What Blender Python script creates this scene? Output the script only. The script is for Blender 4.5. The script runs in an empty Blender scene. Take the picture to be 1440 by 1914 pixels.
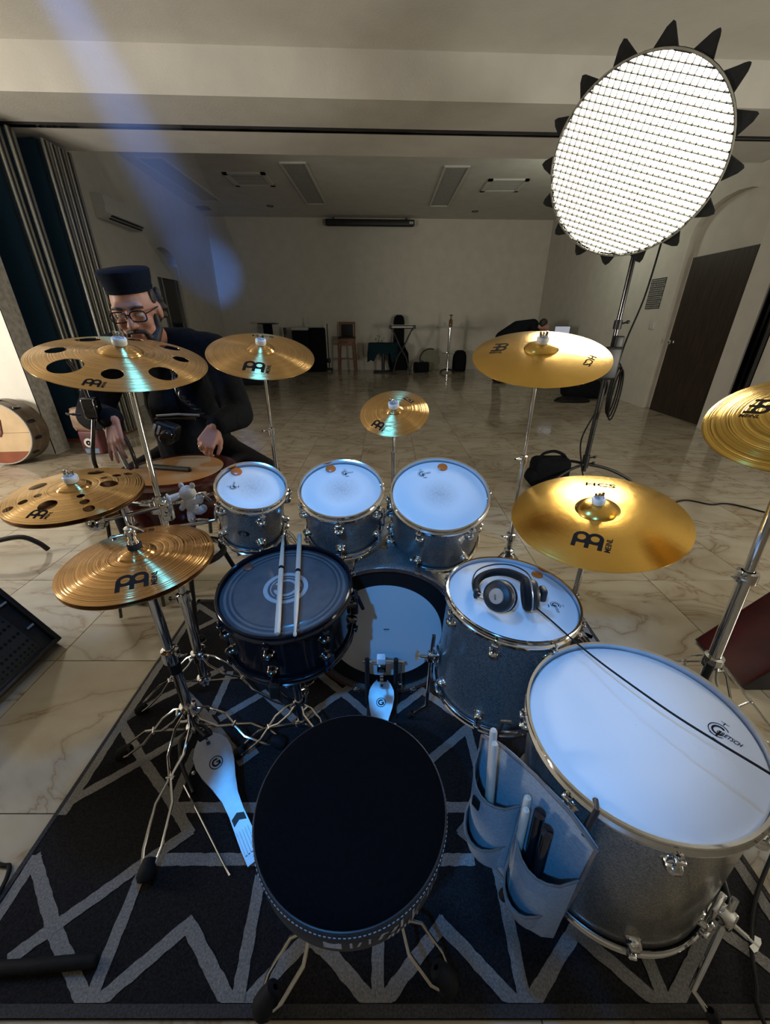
import bpy, math, random
import numpy as np
from mathutils import Matrix, Vector
random.seed(7)
sc = bpy.context.scene
COL = sc.collection
PI = math.pi
rad = math.radians

# ------------------------------------------------------------------ camera
cam_d = bpy.data.cameras.new('camera')
cam = bpy.data.objects.new('camera', cam_d); COL.objects.link(cam)
cam_d.sensor_fit = 'HORIZONTAL'; cam_d.sensor_width = 36.0
cam_d.lens = 36.0 * 730.0 / 1440.0
cam_d.clip_start = 0.02; cam_d.clip_end = 100
cam.location = (0, 0, 1.25)
cam.rotation_euler = (rad(90 - 26), 0, 0)
sc.camera = cam
# ------------------------------------------------------------------ world, lights, exposure
w = bpy.data.worlds.new('world'); sc.world = w; w.use_nodes = True
w.node_tree.nodes['Background'].inputs[0].default_value = (0.55, 0.6, 0.7, 1)
w.node_tree.nodes['Background'].inputs[1].default_value = 0.02
sc.view_settings.view_transform = 'Standard'; sc.view_settings.look = 'None'
sc.view_settings.exposure = 0.0; sc.view_settings.gamma = 1.0; sc.view_settings.use_curve_mapping = False
KEY_STRENGTH = 28.0
BEAM_POWER = 4800
HAZE = 0.10

def lamp(name, kind, loc, target, power, color, **kw):
    d = bpy.data.lights.new(name, kind); o = bpy.data.objects.new(name, d); COL.objects.link(o)
    d.energy = power; d.color = color
    for k, v in kw.items(): setattr(d, k, v)
    o.location = loc
    o.rotation_euler = (Vector(target) - Vector(loc)).to_track_quat('-Z', 'Y').to_euler()
    return o
# blue stage wash hung over the hi-hat side of the kit
BLUE = (0.05, 0.38, 1.0)
lamp('blue_stage_wash', 'SPOT', (-0.40, 1.24, 2.80), (-0.80, 0.45, 0.0), 72, BLUE, spot_size=rad(90), spot_blend=0.65, shadow_soft_size=0.10)
# blue spot behind the drum stool, on the bass drum
lamp('blue_stage_spot', 'SPOT', (-0.55, -0.75, 2.45), (0.10, 1.0, 0.35), 165, BLUE, spot_size=rad(34), spot_blend=0.5, shadow_soft_size=0.04)
# narrow blue spot, added to draw the blue streak in the haze tube
BEAM_A = Vector((-0.88, 1.0, 2.50)); BEAM_B = Vector((-4.70, 12.3, 2.36))
lamp('blue_beam_spot', 'SPOT', BEAM_A, BEAM_B, BEAM_POWER, (0.10, 0.30, 1.0), spot_size=rad(9.5), spot_blend=1.0, shadow_soft_size=0.02)
# unseen fill lights added: front room from both sides, and the far room
lamp('warm_side_fill', 'AREA', (-4.7, 1.0, 1.4), (-1.9, 4.1, 2.4), 120, (1.0, 0.92, 0.80), size=0.8)
lamp('soft_side_fill', 'AREA', (3.7, 0.4, 1.0), (1.7, 4.1, 2.6), 66, (1.0, 0.96, 0.84), size=0.8)
lamp('far_room_fill', 'POINT', (3.1, 7.6, 2.7), (0, 0, 0), 20, (0.95, 1.0, 0.84), shadow_soft_size=0.2)

# ------------------------------------------------------------------ materials
MATS = {}
def newmat(name):
    m = bpy.data.materials.new(name); m.use_nodes = True
    nt = m.node_tree; b = nt.nodes['Principled BSDF']
    MATS[name] = m
    return m, nt, b
def N(nt, t, **kw):
    n = nt.nodes.new(t)
    for k, v in kw.items(): setattr(n, k, v)
    return n
def setp(b, col=None, rough=None, metal=None, spec=None, **kw):
    if col is not None: b.inputs['Base Color'].default_value = (*col, 1)
    if rough is not None: b.inputs['Roughness'].default_value = rough
    if metal is not None: b.inputs['Metallic'].default_value = metal
    if spec is not None: b.inputs['Specular IOR Level'].default_value = spec
    for k, v in kw.items(): b.inputs[k].default_value = v
def noisy(name, col, rough=0.5, metal=0.0, scale=30, amt=0.15, bump=0.0, bscale=None, spec=0.5, detail=3, stretch=None, **kw):
    """plain material whose colour wanders a little with noise, with optional bump"""
    m, nt, b = newmat(name); setp(b, col, rough, metal, spec, **kw)
    tc = N(nt, 'ShaderNodeTexCoord'); src = tc.outputs['Object']
    if stretch:
        mp = N(nt, 'ShaderNodeMapping'); mp.inputs['Scale'].default_value = stretch
        nt.links.new(src, mp.inputs[0]); src = mp.outputs[0]
    nz = N(nt, 'ShaderNodeTexNoise'); nz.inputs['Scale'].default_value = scale; nz.inputs['Detail'].default_value = detail
    nt.links.new(src, nz.inputs['Vector'])
    cr = N(nt, 'ShaderNodeValToRGB')
    cr.color_ramp.elements[0].position = 0.3; cr.color_ramp.elements[1].position = 0.7
    cr.color_ramp.elements[0].color = (*[c * (1 - amt) for c in col], 1)
    cr.color_ramp.elements[1].color = (*[min(1, c * (1 + amt)) for c in col], 1)
    nt.links.new(nz.outputs['Fac'], cr.inputs[0]); nt.links.new(cr.outputs[0], b.inputs['Base Color'])
    if bump:
        bp = N(nt, 'ShaderNodeBump'); bp.inputs['Strength'].default_value = bump; bp.inputs['Distance'].default_value = 0.004
        s2 = nz.outputs['Fac']
        if bscale:
            n2 = N(nt, 'ShaderNodeTexNoise'); n2.inputs['Scale'].default_value = bscale; n2.inputs['Detail'].default_value = 4
            nt.links.new(src, n2.inputs['Vector']); s2 = n2.outputs['Fac']
        nt.links.new(s2, bp.inputs['Height']); nt.links.new(bp.outputs[0], b.inputs['Normal'])
    return m
chrome = noisy('chrome', (0.72, 0.73, 0.75), 0.09, 1.0, 40, 0.04)
dchrome = noisy('black_chrome', (0.10, 0.10, 0.11), 0.16, 1.0, 40, 0.1)
steel = noisy('brushed_aluminium', (0.50, 0.50, 0.47), 0.38, 1.0, 60, 0.1)
black = noisy('black_plastic', (0.012, 0.012, 0.014), 0.45, 0, 40, 0.25)
rubber = noisy('black_rubber', (0.008, 0.008, 0.009), 0.75, 0, 60, 0.3, spec=0.25)
bgloss = noisy('black_lacquer', (0.006, 0.007, 0.011), 0.12, 0, 40, 0.2)
wallm = noisy('painted_plaster', (0.60, 0.57, 0.50), 0.85, 0, 5, 0.045, 0.25, 70, spec=0.2)
rough_plaster = noisy('rough_plaster', (0.43, 0.41, 0.37), 0.9, 0, 22, 0.25, 1.0, 28, spec=0.15)
ceilm = noisy('ceiling_paint', (0.58, 0.56, 0.51), 0.9, 0, 4, 0.05, 0.3, 60, spec=0.15)
navy = noisy('navy_fabric_panel', (0.010, 0.034, 0.062), 0.8, 0, 90, 0.12, 0.2, 300, spec=0.15)
grout = noisy('grout', (0.24, 0.21, 0.16), 0.8, 0, 30, 0.1)
paperw = noisy('paper_white', (0.62, 0.60, 0.55), 0.8, 0, 30, 0.05)
whitepl = noisy('white_plastic', (0.74, 0.78, 0.82), 0.4, 0, 30, 0.04)
feltm = noisy('felt', (0.03, 0.03, 0.035), 0.95, 0, 200, 0.3, spec=0.1)
inkm = noisy('black_ink', (0.014, 0.011, 0.010), 0.8, 0, 60, 0.2, spec=0.08)
greyink = noisy('grey_ink', (0.33, 0.34, 0.36), 0.5, 0, 60, 0.08)
foil = noisy('worn_silver_foil', (0.42, 0.43, 0.45), 0.3, 0.6, 120, 0.4)
orange = noisy('orange_gel', (0.52, 0.135, 0.018), 0.25, 0, 40, 0.1)
darkwood = noisy('dark_brown_door_wood', (0.040, 0.028, 0.020), 0.5, 0, 6, 0.35, 0.1, stretch=(9, 9, 0.6), spec=0.25)
redlac = noisy('dark_red_lacquer', (0.075, 0.006, 0.008), 0.22, 0, 8, 0.3)
conga_wood = noisy('dark_red_wood', (0.055, 0.010, 0.006), 0.2, 0, 10, 0.35, stretch=(6, 6, 0.6))
hidem = noisy('tan_drum_skin', (0.44, 0.235, 0.095), 0.55, 0, 9, 0.12)
woodf = noisy('pale_wood_veneer', (0.60, 0.43, 0.25), 0.5, 0, 7, 0.12, stretch=(1.0, 1.0, 9))
redwood = noisy('red_brown_wood', (0.26, 0.075, 0.035), 0.4, 0, 8, 0.18, stretch=(1, 1, 9))
stickw = noisy('hickory', (0.52, 0.44, 0.36), 0.5, 0, 25, 0.12, stretch=(8, 8, 0.6))
stoolw = noisy('stool_wood', (0.20, 0.085, 0.045), 0.5, 0, 8, 0.25, stretch=(6, 6, 1))
bagfab = noisy('grey_canvas', (0.30, 0.33, 0.36), 0.75, 0, 160, 0.12, 0.3, 260, spec=0.2)
bagtrim = noisy('brown_piping', (0.16, 0.12, 0.10), 0.7, 0, 80, 0.15)
velvet = noisy('black_velour', (0.0022, 0.0022, 0.003), 0.95, 0, 200, 0.3, spec=0.04)
vinyl = noisy('black_vinyl', (0.010, 0.011, 0.014), 0.55, 0, 180, 0.2, 0.3, 300, spec=0.35)
thread = noisy('grey_thread', (0.30, 0.31, 0.33), 0.7, 0, 100, 0.1)
greymetal = noisy('satin_grey_metal', (0.50, 0.52, 0.54), 0.38, 0.9, 60, 0.06)
plushm = noisy('white_plush', (0.66, 0.67, 0.70), 0.95, 0, 180, 0.08, 0.5, 240, spec=0.1)
skinm = noisy('skin', (0.42, 0.20, 0.14), 0.5, 0, 14, 0.12, 0.15, 120)
hairm = noisy('dark_hair', (0.018, 0.013, 0.011), 0.6, 0, 120, 0.5, 0.6, 160)
clothb = noisy('black_cloth', (0.006, 0.007, 0.010), 0.9, 0, 40, 0.3, 0.4, 60, spec=0.12)
navycap = noisy('navy_cap_cloth', (0.005, 0.009, 0.020), 0.9, 0, 90, 0.2, 0.3, 160, spec=0.1)
jeans = noisy('charcoal_trousers', (0.010, 0.010, 0.013), 0.9, 0, 60, 0.3, 0.3, 100, spec=0.12)
lipm = noisy('lips', (0.30, 0.11, 0.09), 0.5, 0, 40, 0.1)
eyem = noisy('eye_white', (0.5, 0.48, 0.46), 0.3, 0, 40, 0.05)
tealcl = noisy('dark_teal_cloth', (0.008, 0.026, 0.034), 0.9, 0, 30, 0.2, 0.3, 60, spec=0.1)
lightgrey = noisy('light_grey_plastic', (0.42, 0.42, 0.40), 0.5, 0, 30, 0.06)
acw = noisy('ac_white', (0.55, 0.54, 0.50), 0.45, 0, 20, 0.04)
tan = noisy('tan_fabric', (0.20, 0.19, 0.14), 0.85, 0, 40, 0.15)
redcloth = noisy('red_cloth', (0.22, 0.022, 0.025), 0.8, 0, 40, 0.2)
brownb = noisy('brown_bottle', (0.14, 0.06, 0.02), 0.2, 0, 40, 0.2)
foilbag = noisy('crumpled_brown_bag', (0.28, 0.19, 0.13), 0.45, 0.2, 14, 0.35, 0.9, 18)
stripw = noisy('softbox_grid_cloth', (0.030, 0.029, 0.024), 0.8, 0, 60, 0.1)
sbblack = noisy('softbox_black_cloth', (0.018, 0.019, 0.020), 0.85, 0, 40, 0.2, spec=0.15)
gold = None

def cymbal_mat(name, col, rough, groove, gscale, hammer=0.0, aniso=0.75):
    m, nt, b = newmat(name); setp(b, col, rough, 1.0)
    b.inputs['Anisotropic'].default_value = aniso; b.inputs['Anisotropic Rotation'].default_value = 0.25
    tg = N(nt, 'ShaderNodeTangent'); tg.direction_type = 'RADIAL'; tg.axis = 'Z'
    nt.links.new(tg.outputs[0], b.inputs['Tangent'])
    tc = N(nt, 'ShaderNodeTexCoord')
    mp = N(nt, 'ShaderNodeMapping'); mp.inputs['Scale'].default_value = (1, 1, 0)
    nt.links.new(tc.outputs['Object'], mp.inputs[0])
    ln = N(nt, 'ShaderNodeVectorMath'); ln.operation = 'LENGTH'; nt.links.new(mp.outputs[0], ln.inputs[0])
    # grooves: noise sampled along the radius only, so that they run in circles of uneven spacing
    cb = N(nt, 'ShaderNodeCombineXYZ'); nt.links.new(ln.outputs['Value'], cb.inputs[0])
    n1 = N(nt, 'ShaderNodeTexNoise'); n1.inputs['Scale'].default_value = gscale; n1.inputs['Detail'].default_value = 2.0
    nt.links.new(cb.outputs[0], n1.inputs['Vector'])
    n1.inputs['Roughness'].default_value = 0.75
    bp = N(nt, 'ShaderNodeBump'); bp.inputs['Strength'].default_value = min(1.0, groove * 1.6); bp.inputs['Distance'].default_value = 0.006
    nt.links.new(n1.outputs['Fac'], bp.inputs['Height'])
    last = bp
    if hammer:
        v = N(nt, 'ShaderNodeTexNoise'); v.inputs['Scale'].default_value = 28; v.inputs['Detail'].default_value = 1
        nt.links.new(tc.outputs['Object'], v.inputs['Vector'])
        b2 = N(nt, 'ShaderNodeBump'); b2.inputs['Strength'].default_value = hammer; b2.inputs['Distance'].default_value = 0.004
        nt.links.new(v.outputs['Fac'], b2.inputs['Height']); nt.links.new(bp.outputs[0], b2.inputs['Normal']); last = b2
    nt.links.new(last.outputs[0], b.inputs['Normal'])
    n3 = N(nt, 'ShaderNodeTexNoise'); n3.inputs['Scale'].default_value = 9; n3.inputs['Detail'].default_value = 3
    nt.links.new(tc.outputs['Object'], n3.inputs['Vector'])
    cr = N(nt, 'ShaderNodeValToRGB'); cr.color_ramp.elements[0].position = .3; cr.color_ramp.elements[1].position = .75
    cr.color_ramp.elements[0].color = (*[c * .88 for c in col], 1); cr.color_ramp.elements[1].color = (*[min(1, c * 1.06) for c in col], 1)
    nt.links.new(n3.outputs['Fac'], cr.inputs[0])
    rg = N(nt, 'ShaderNodeValToRGB'); rg.color_ramp.elements[0].position = .38; rg.color_ramp.elements[1].position = .62
    dk = 1 - min(.55, groove * .9); rg.color_ramp.elements[0].color = (dk, dk * .95, dk * .88, 1)
    nt.links.new(n1.outputs['Fac'], rg.inputs[0])
    mx = N(nt, 'ShaderNodeMixRGB'); mx.blend_type = 'MULTIPLY'; mx.inputs[0].default_value = 1
    nt.links.new(cr.outputs[0], mx.inputs[1]); nt.links.new(rg.outputs[0], mx.inputs[2]); nt.links.new(mx.outputs[0], b.inputs['Base Color'])
    return m
brass = cymbal_mat('lathed_brass', (0.82, 0.53, 0.22), 0.25, 0.32, 170, 0, 0.97)
brass_hat = cymbal_mat('lathed_brass_dull', (0.78, 0.47, 0.20), 0.24, 0.42, 175, 0, 0.97)
brass_ham = cymbal_mat('hammered_brass', (0.86, 0.54, 0.13), 0.19, 0.06, 420, 0.10, 0.0)
brass_deep = cymbal_mat('deep_lathed_brass', (0.86, 0.56, 0.13), 0.22, 0.9, 95, 0, 0.6)

def sparkle_mat(name, col, amt=0.6):
    m, nt, b = newmat(name); setp(b, col, 0.34, 0.55)
    b.inputs['Coat Weight'].default_value = 0.6; b.inputs['Coat Roughness'].default_value = 0.12
    tc = N(nt, 'ShaderNodeTexCoord'); v = N(nt, 'ShaderNodeTexVoronoi'); v.inputs['Scale'].default_value = 420
    nt.links.new(tc.outputs['Object'], v.inputs['Vector'])
    cr = N(nt, 'ShaderNodeValToRGB')
    cr.color_ramp.elements[0].color = (*[c * (1 - amt) for c in col], 1); cr.color_ramp.elements[1].color = (*[min(1, c * (1 + amt)) for c in col], 1)
    nt.links.new(v.outputs['Color'], cr.inputs[0]); nt.links.new(cr.outputs[0], b.inputs['Base Color'])
    bp = N(nt, 'ShaderNodeBump'); bp.inputs['Strength'].default_value = 0.35; bp.inputs['Distance'].default_value = 0.002
    nt.links.new(v.outputs['Color'], bp.inputs['Height']); nt.links.new(bp.outputs[0], b.inputs['Normal'])
    return m
sparkle = sparkle_mat('silver_sparkle_wrap', (0.24, 0.24, 0.235))

def head_mat(name, col, wear=0.25, rough=0.55):
    m, nt, b = newmat(name); setp(b, col, rough, 0, 0.35)
    tc = N(nt, 'ShaderNodeTexCoord')
    ln = N(nt, 'ShaderNodeVectorMath'); ln.operation = 'LENGTH'; nt.links.new(tc.outputs['Object'], ln.inputs[0])
    mr = N(nt, 'ShaderNodeMapRange'); mr.inputs[1].default_value = 0.0; mr.inputs[2].default_value = 0.07; mr.inputs[3].default_value = wear; mr.inputs[4].default_value = 0
    nt.links.new(ln.outputs['Value'], mr.inputs[0])
    nz = N(nt, 'ShaderNodeTexNoise'); nz.inputs['Scale'].default_value = 110; nz.inputs['Detail'].default_value = 4
    nt.links.new(tc.outputs['Object'], nz.inputs['Vector'])
    mu = N(nt, 'ShaderNodeMath'); mu.operation = 'MULTIPLY'; nt.links.new(mr.outputs[0], mu.inputs[0]); nt.links.new(nz.outputs['Fac'], mu.inputs[1])
    mx = N(nt, 'ShaderNodeMixRGB'); mx.inputs[1].default_value = (*col, 1); mx.inputs[2].default_value = (.12, .12, .12, 1)
    nt.links.new(mu.outputs[0], mx.inputs[0]); nt.links.new(mx.outputs[0], b.inputs['Base Color'])
    return m
coated = head_mat('coated_drum_head', (0.72, 0.74, 0.76), 0.75)
coated_clean = head_mat('coated_drum_head_clean', (0.70, 0.72, 0.75), 0.0)
clearhead = head_mat('smoky_drum_head', (0.055, 0.060, 0.070), 0.0, 0.22)

def marble_mat():
    m, nt, b = newmat('polished_marble_tile'); setp(b, (0.5, 0.45, 0.36), 0.10, 0, 0.5)
    ge = N(nt, 'ShaderNodeNewGeometry'); oi = N(nt, 'ShaderNodeObjectInfo')
    mul = N(nt, 'ShaderNodeVectorMath'); mul.operation = 'SCALE'; mul.inputs['Scale'].default_value = 37.0
    cb = N(nt, 'ShaderNodeCombineXYZ'); nt.links.new(oi.outputs['Random'], cb.inputs[0]); nt.links.new(oi.outputs['Random'], cb.inputs[2])
    nt.links.new(cb.outputs[0], mul.inputs[0])
    ad = N(nt, 'ShaderNodeVectorMath'); ad.operation = 'ADD'; nt.links.new(ge.outputs['Position'], ad.inputs[0]); nt.links.new(mul.outputs[0], ad.inputs[1])
    mp = N(nt, 'ShaderNodeMapping'); mp.inputs['Rotation'].default_value = (0, 0, 0.7); mp.inputs['Scale'].default_value = (1.0, 2.1, 1)
    nt.links.new(ad.outputs[0], mp.inputs[0])
    nz = N(nt, 'ShaderNodeTexNoise'); nz.inputs['Scale'].default_value = 1.6; nz.inputs['Detail'].default_value = 5; nz.inputs['Distortion'].default_value = 1.3
    nt.links.new(mp.outputs[0], nz.inputs['Vector'])
    ab = N(nt, 'ShaderNodeMath'); ab.operation = 'SUBTRACT'; ab.inputs[1].default_value = 0.5; nt.links.new(nz.outputs['Fac'], ab.inputs[0])
    a2 = N(nt, 'ShaderNodeMath'); a2.operation = 'ABSOLUTE'; nt.links.new(ab.outputs[0], a2.inputs[0])
    cr = N(nt, 'ShaderNodeValToRGB')
    e = cr.color_ramp.elements
    e[0].position = 0.0; e[0].color = (0.26, 0.19, 0.12, 1); e[1].position = 0.14; e[1].color = (0.47, 0.42, 0.33, 1)
    x = e.new(0.009); x.color = (0.37, 0.31, 0.23, 1); x = e.new(0.04); x.color = (0.43, 0.38, 0.295, 1)
    nt.links.new(a2.outputs[0], cr.inputs[0])
    n2 = N(nt, 'ShaderNodeTexNoise'); n2.inputs['Scale'].default_value = 3.0; n2.inputs['Detail'].default_value = 3
    nt.links.new(ad.outputs[0], n2.inputs['Vector'])
    c2 = N(nt, 'ShaderNodeValToRGB'); c2.color_ramp.elements[0].color = (0.84, 0.80, 0.74, 1); c2.color_ramp.elements[1].color = (1, 1, 1, 1)
    c2.color_ramp.elements[0].position = .35; c2.color_ramp.elements[1].position = .6
    nt.links.new(n2.outputs['Fac'], c2.inputs[0])
    mx = N(nt, 'ShaderNodeMixRGB'); mx.blend_type = 'MULTIPLY'; mx.inputs[0].default_value = 1
    nt.links.new(cr.outputs[0], mx.inputs[1]); nt.links.new(c2.outputs[0], mx.inputs[2]); nt.links.new(mx.outputs[0], b.inputs['Base Color'])
    return m
marble = marble_mat()

def rug_mat(name, col, amt):
    m = noisy(name, col, 0.95, 0, 220, amt, 0.8, 420, spec=0.1)
    return m
rugdark = rug_mat('charcoal_rug_pile', (0.019, 0.0185, 0.021), 0.45)
ruglight = rug_mat('light_grey_rug_pile', (0.23, 0.225, 0.22), 0.30)
rugband = rug_mat('grey_rug_edge', (0.060, 0.058, 0.060), 0.3)

def emis(name, col, s):
    m, nt, b = newmat(name); setp(b, (0.8, 0.8, 0.8), 0.6)
    b.inputs['Emission Color'].default_value = (*col, 1); b.inputs['Emission Strength'].default_value = s
    return m
softlight = emis('lit_softbox_diffuser', (1.0, 0.93, 0.76), KEY_STRENGTH)
screenlit = emis('lit_laptop_screen', (0.5, 0.6, 1.0), 0.22)

def grille_mat():
    m, nt, b = newmat('perforated_black_grille'); setp(b, (0.02, 0.02, 0.02), 0.5, 0.3)
    tc = N(nt, 'ShaderNodeTexCoord'); v = N(nt, 'ShaderNodeTexVoronoi'); v.inputs['Scale'].default_value = 52; v.inputs['Randomness'].default_value = 0.05
    nt.links.new(tc.outputs['Object'], v.inputs['Vector'])
    cr = N(nt, 'ShaderNodeValToRGB'); cr.color_ramp.elements[0].position = 0.30; cr.color_ramp.elements[1].position = 0.40
    cr.color_ramp.elements[0].color = (0.001, 0.001, 0.001, 1); cr.color_ramp.elements[1].color = (0.045, 0.046, 0.044, 1)
    nt.links.new(v.outputs['Distance'], cr.inputs[0]); nt.links.new(cr.outputs[0], b.inputs['Base Color'])
    return m
grille = grille_mat()
def glass_mat():
    m, nt, b = newmat('clear_glass'); setp(b, (0.9, 0.95, 0.95), 0.05); b.inputs['Transmission Weight'].default_value = 0.9; return m
glassm = glass_mat()
darkglass = noisy('dark_window_glass', (0.012, 0.016, 0.02), 0.08, 0, 10, 0.1)

# ------------------------------------------------------------------ mesh helpers
class MB:
    def __init__(s): s.v = []; s.f = []
    def add(s, vs, fs, M=None):
        k = len(s.v)
        for p in vs:
            p = Vector(p)
            s.v.append(M @ p if M is not None else p)
        for f in fs: s.f.append([i + k for i in f])
        return s
    def box(s, c, d, M=None, bev=0.0):
        cx, cy, cz = c; x, y, z = d[0] / 2, d[1] / 2, d[2] / 2
        if bev <= 0:
            vs = [(cx + a * x, cy + b * y, cz + e * z) for a in (-1, 1) for b in (-1, 1) for e in (-1, 1)]
            fs = [(0, 1, 3, 2), (4, 6, 7, 5), (0, 4, 5, 1), (2, 3, 7, 6), (0, 2, 6, 4), (1, 5, 7, 3)]
            return s.add(vs, fs, M)
        r = min(bev, x * .95, y * .95); h = min(bev, z * .95)
        out = []
        for a, b, t0 in ((1, 1, 0), (-1, 1, 90), (-1, -1, 180), (1, -1, 270)):
            for t in (0, 30, 60, 90):
                out.append((a * (x - r), b * (y - r), rad(t0 + t)))
        rings = [(-z, r * .6 if h else 0), (-z + h * .35, r * .15), (-z + h, 0), (z - h, 0), (z - h * .35, r * .15), (z, r * .6)]
        vs = []; n = len(out)
        for zz, ins in rings:
            for px, py, t in out:
                vs.append((cx + px + (r - ins) * math.cos(t), cy + py + (r - ins) * math.sin(t), cz + zz))
        fs = [(i * n + j, i * n + (j + 1) % n, (i + 1) * n + (j + 1) % n, (i + 1) * n + j) for i in range(5) for j in range(n)]
        fs += [tuple(range(n))[::-1], tuple(range(5 * n, 6 * n))]
        return s.add(vs, fs, M)
    def lathe(s, prof, seg=48, M=None, cap0=False, cap1=False, a0=0, a1=2 * PI, sx=1.0, sy=1.0):
        full = abs(a1 - a0 - 2 * PI) < 1e-6; n = seg if full else seg + 1
        vs = [(sx * r * math.cos(a0 + (a1 - a0) * j / seg), sy * r * math.sin(a0 + (a1 - a0) * j / seg), z) for r, z in prof for j in range(n)]
        m = len(prof)
        fs = [(i * n + j, i * n + (j + 1) % n, (i + 1) * n + (j + 1) % n, (i + 1) * n + j) for i in range(m - 1) for j in range(n if full else n - 1)]
        if cap0: fs.append(tuple(range(n))[::-1])
        if cap1: fs.append(tuple(range((m - 1) * n, m * n)))
        return s.add(vs, fs, M)
    def tube(s, path, r, seg=10, M=None, closed=False, smooth=0):
        P = [Vector(p) for p in path]
        if smooth: P = catmull(P, smooth, closed)
        n = len(P); R = r if isinstance(r, (list, tuple)) else [r] * n
        if len(R) != n: R = [R[0] + (R[-1] - R[0]) * i / (n - 1) for i in range(n)]
        T = []
        for i in range(n):
            a = P[(i - 1) % n] if (i > 0 or closed) else P[i]; b = P[(i + 1) % n] if (i < n - 1 or closed) else P[i]
            t = b - a; T.append(t.normalized() if t.length > 1e-9 else Vector((0, 0, 1)))
        u = T[0].orthogonal().normalized(); vs = []
        for i in range(n):
            u = u - T[i] * u.dot(T[i]); u = u.normalized() if u.length > 1e-6 else T[i].orthogonal().normalized()
            w_ = T[i].cross(u)
            for j in range(seg):
                a = 2 * PI * j / seg
                vs.append(P[i] + (u * math.cos(a) + w_ * math.sin(a)) * R[i])
        m = n if closed else n - 1
        fs = [(i * seg + j, i * seg + (j + 1) % seg, ((i + 1) % n) * seg + (j + 1) % seg, ((i + 1) % n) * seg + j) for i in range(m) for j in range(seg)]
        if not closed: fs += [tuple(range(seg))[::-1], tuple(range((n - 1) * seg, n * seg))]
        return s.add(vs, fs, M)
    def ell(s, c, r, M=None, seg=16, rings=10, R=None):
        vs = [(0, 0, -1)]
        for i in range(1, rings):
            t = -PI / 2 + PI * i / rings
            for j in range(seg): vs.append((math.cos(t) * math.cos(2 * PI * j / seg), math.cos(t) * math.sin(2 * PI * j / seg), math.sin(t)))
        vs.append((0, 0, 1)); L = len(vs) - 1
        fs = [(0, 1 + (j + 1) % seg, 1 + j) for j in range(seg)]
        for i in range(rings - 2):
            for j in range(seg): fs.append((1 + i * seg + j, 1 + i * seg + (j + 1) % seg, 1 + (i + 1) * seg + (j + 1) % seg, 1 + (i + 1) * seg + j))
        fs += [(L, 1 + (rings - 2) * seg + j, 1 + (rings - 2) * seg + (j + 1) % seg) for j in range(seg)]
        if not isinstance(r, (tuple, list)): r = (r, r, r)
        pts = []
        for p in vs:
            q = Vector((p[0] * r[0], p[1] * r[1], p[2] * r[2]))
            if R is not None: q = R @ q
            pts.append(q + Vector(c))
        return s.add(pts, fs, M)
    def caps(s, a, ra, b, rb, M=None, seg=14):
        """tapered capsule"""
        a = Vector(a); b = Vector(b); s.ell(a, ra, M, seg, 8); s.ell(b, rb, M, seg, 8)
        return s.tube([a, b], [ra, rb], seg, M)
    def chain(s, pts, rs, M=None, seg=14):
        for i in range(len(pts) - 1): s.caps(pts[i], rs[i], pts[i + 1], rs[i + 1], M, seg)
        return s
    def prism(s, outline, z0, z1, M=None):
        n = len(outline)
        vs = [(x, y, z0) for x, y in outline] + [(x, y, z1) for x, y in outline]
        fs = [tuple(range(n))[::-1], tuple(range(n, 2 * n))] + [(i, (i + 1) % n, n + (i + 1) % n, n + i) for i in range(n)]
        return s.add(vs, fs, M)
    def build(s, name, mat, parent=None, ang=40, kind=None, label=None):
        me = bpy.data.meshes.new(name)
        me.from_pydata([tuple(v) for v in s.v], [], s.f); me.update()
        me.materials.append(mat)
        if ang:
            me.polygons.foreach_set('use_smooth', [True] * len(me.polygons))
            me.set_sharp_from_angle(angle=rad(ang))
        o = bpy.data.objects.new(name, me); COL.objects.link(o)
        if parent is not None: o.parent = parent
        if kind: o['kind'] = kind
        if label: o['label'] = label
        return o
def catmull(P, k, closed=False):
    out = []; n = len(P)
    rng = range(n if closed else n - 1)
    for i in rng:
        p0 = P[(i - 1) % n] if (closed or i > 0) else P[i]; p1 = P[i]; p2 = P[(i + 1) % n]
        p3 = P[(i + 2) % n] if (closed or i + 2 < n) else p2
        for j in range(k):
            t = j / k
            out.append(0.5 * ((2 * p1) + (p2 - p0) * t + (2 * p0 - 5 * p1 + 4 * p2 - p3) * t * t + (3 * p1 - p0 - 3 * p2 + p3) * t ** 3))
    if not closed: out.append(P[-1])
    return out
def frame(o, z, xh=(1, 0, 0)):
    z = Vector(z).normalized(); x = Vector(xh); x = (x - z * x.dot(z))
    if x.length < 1e-6: x = z.orthogonal()
    x.normalize(); y = z.cross(x)
    M = Matrix(((x.x, y.x, z.x, o[0]), (x.y, y.y, z.y, o[1]), (x.z, y.z, z.z, o[2]), (0, 0, 0, 1)))
    return M
def T(x=0, y=0, z=0): return Matrix.Translation((x, y, z))
def RZ(a): return Matrix.Rotation(a, 4, 'Z')
def RX(a): return Matrix.Rotation(a, 4, 'X')
def RY(a): return Matrix.Rotation(a, 4, 'Y')
def tag(o, label, cat, group=None):
    o['label'] = label; o['category'] = cat
    if group: o['group'] = group
    return o
def thing(name, label, cat, M=None, group=None):
    o = bpy.data.objects.new(name, None); COL.objects.link(o); o.empty_display_size = .05
    if M is not None:
        if not isinstance(M, Matrix): M = T(*M)
        o.matrix_basis = M
    return tag(o, label, cat, group)
def struct(name, mb, mat, parent=None, ang=30):
    o = mb.build(name, mat, parent, ang)
    if parent is None: o['kind'] = 'structure'
    return o
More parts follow.
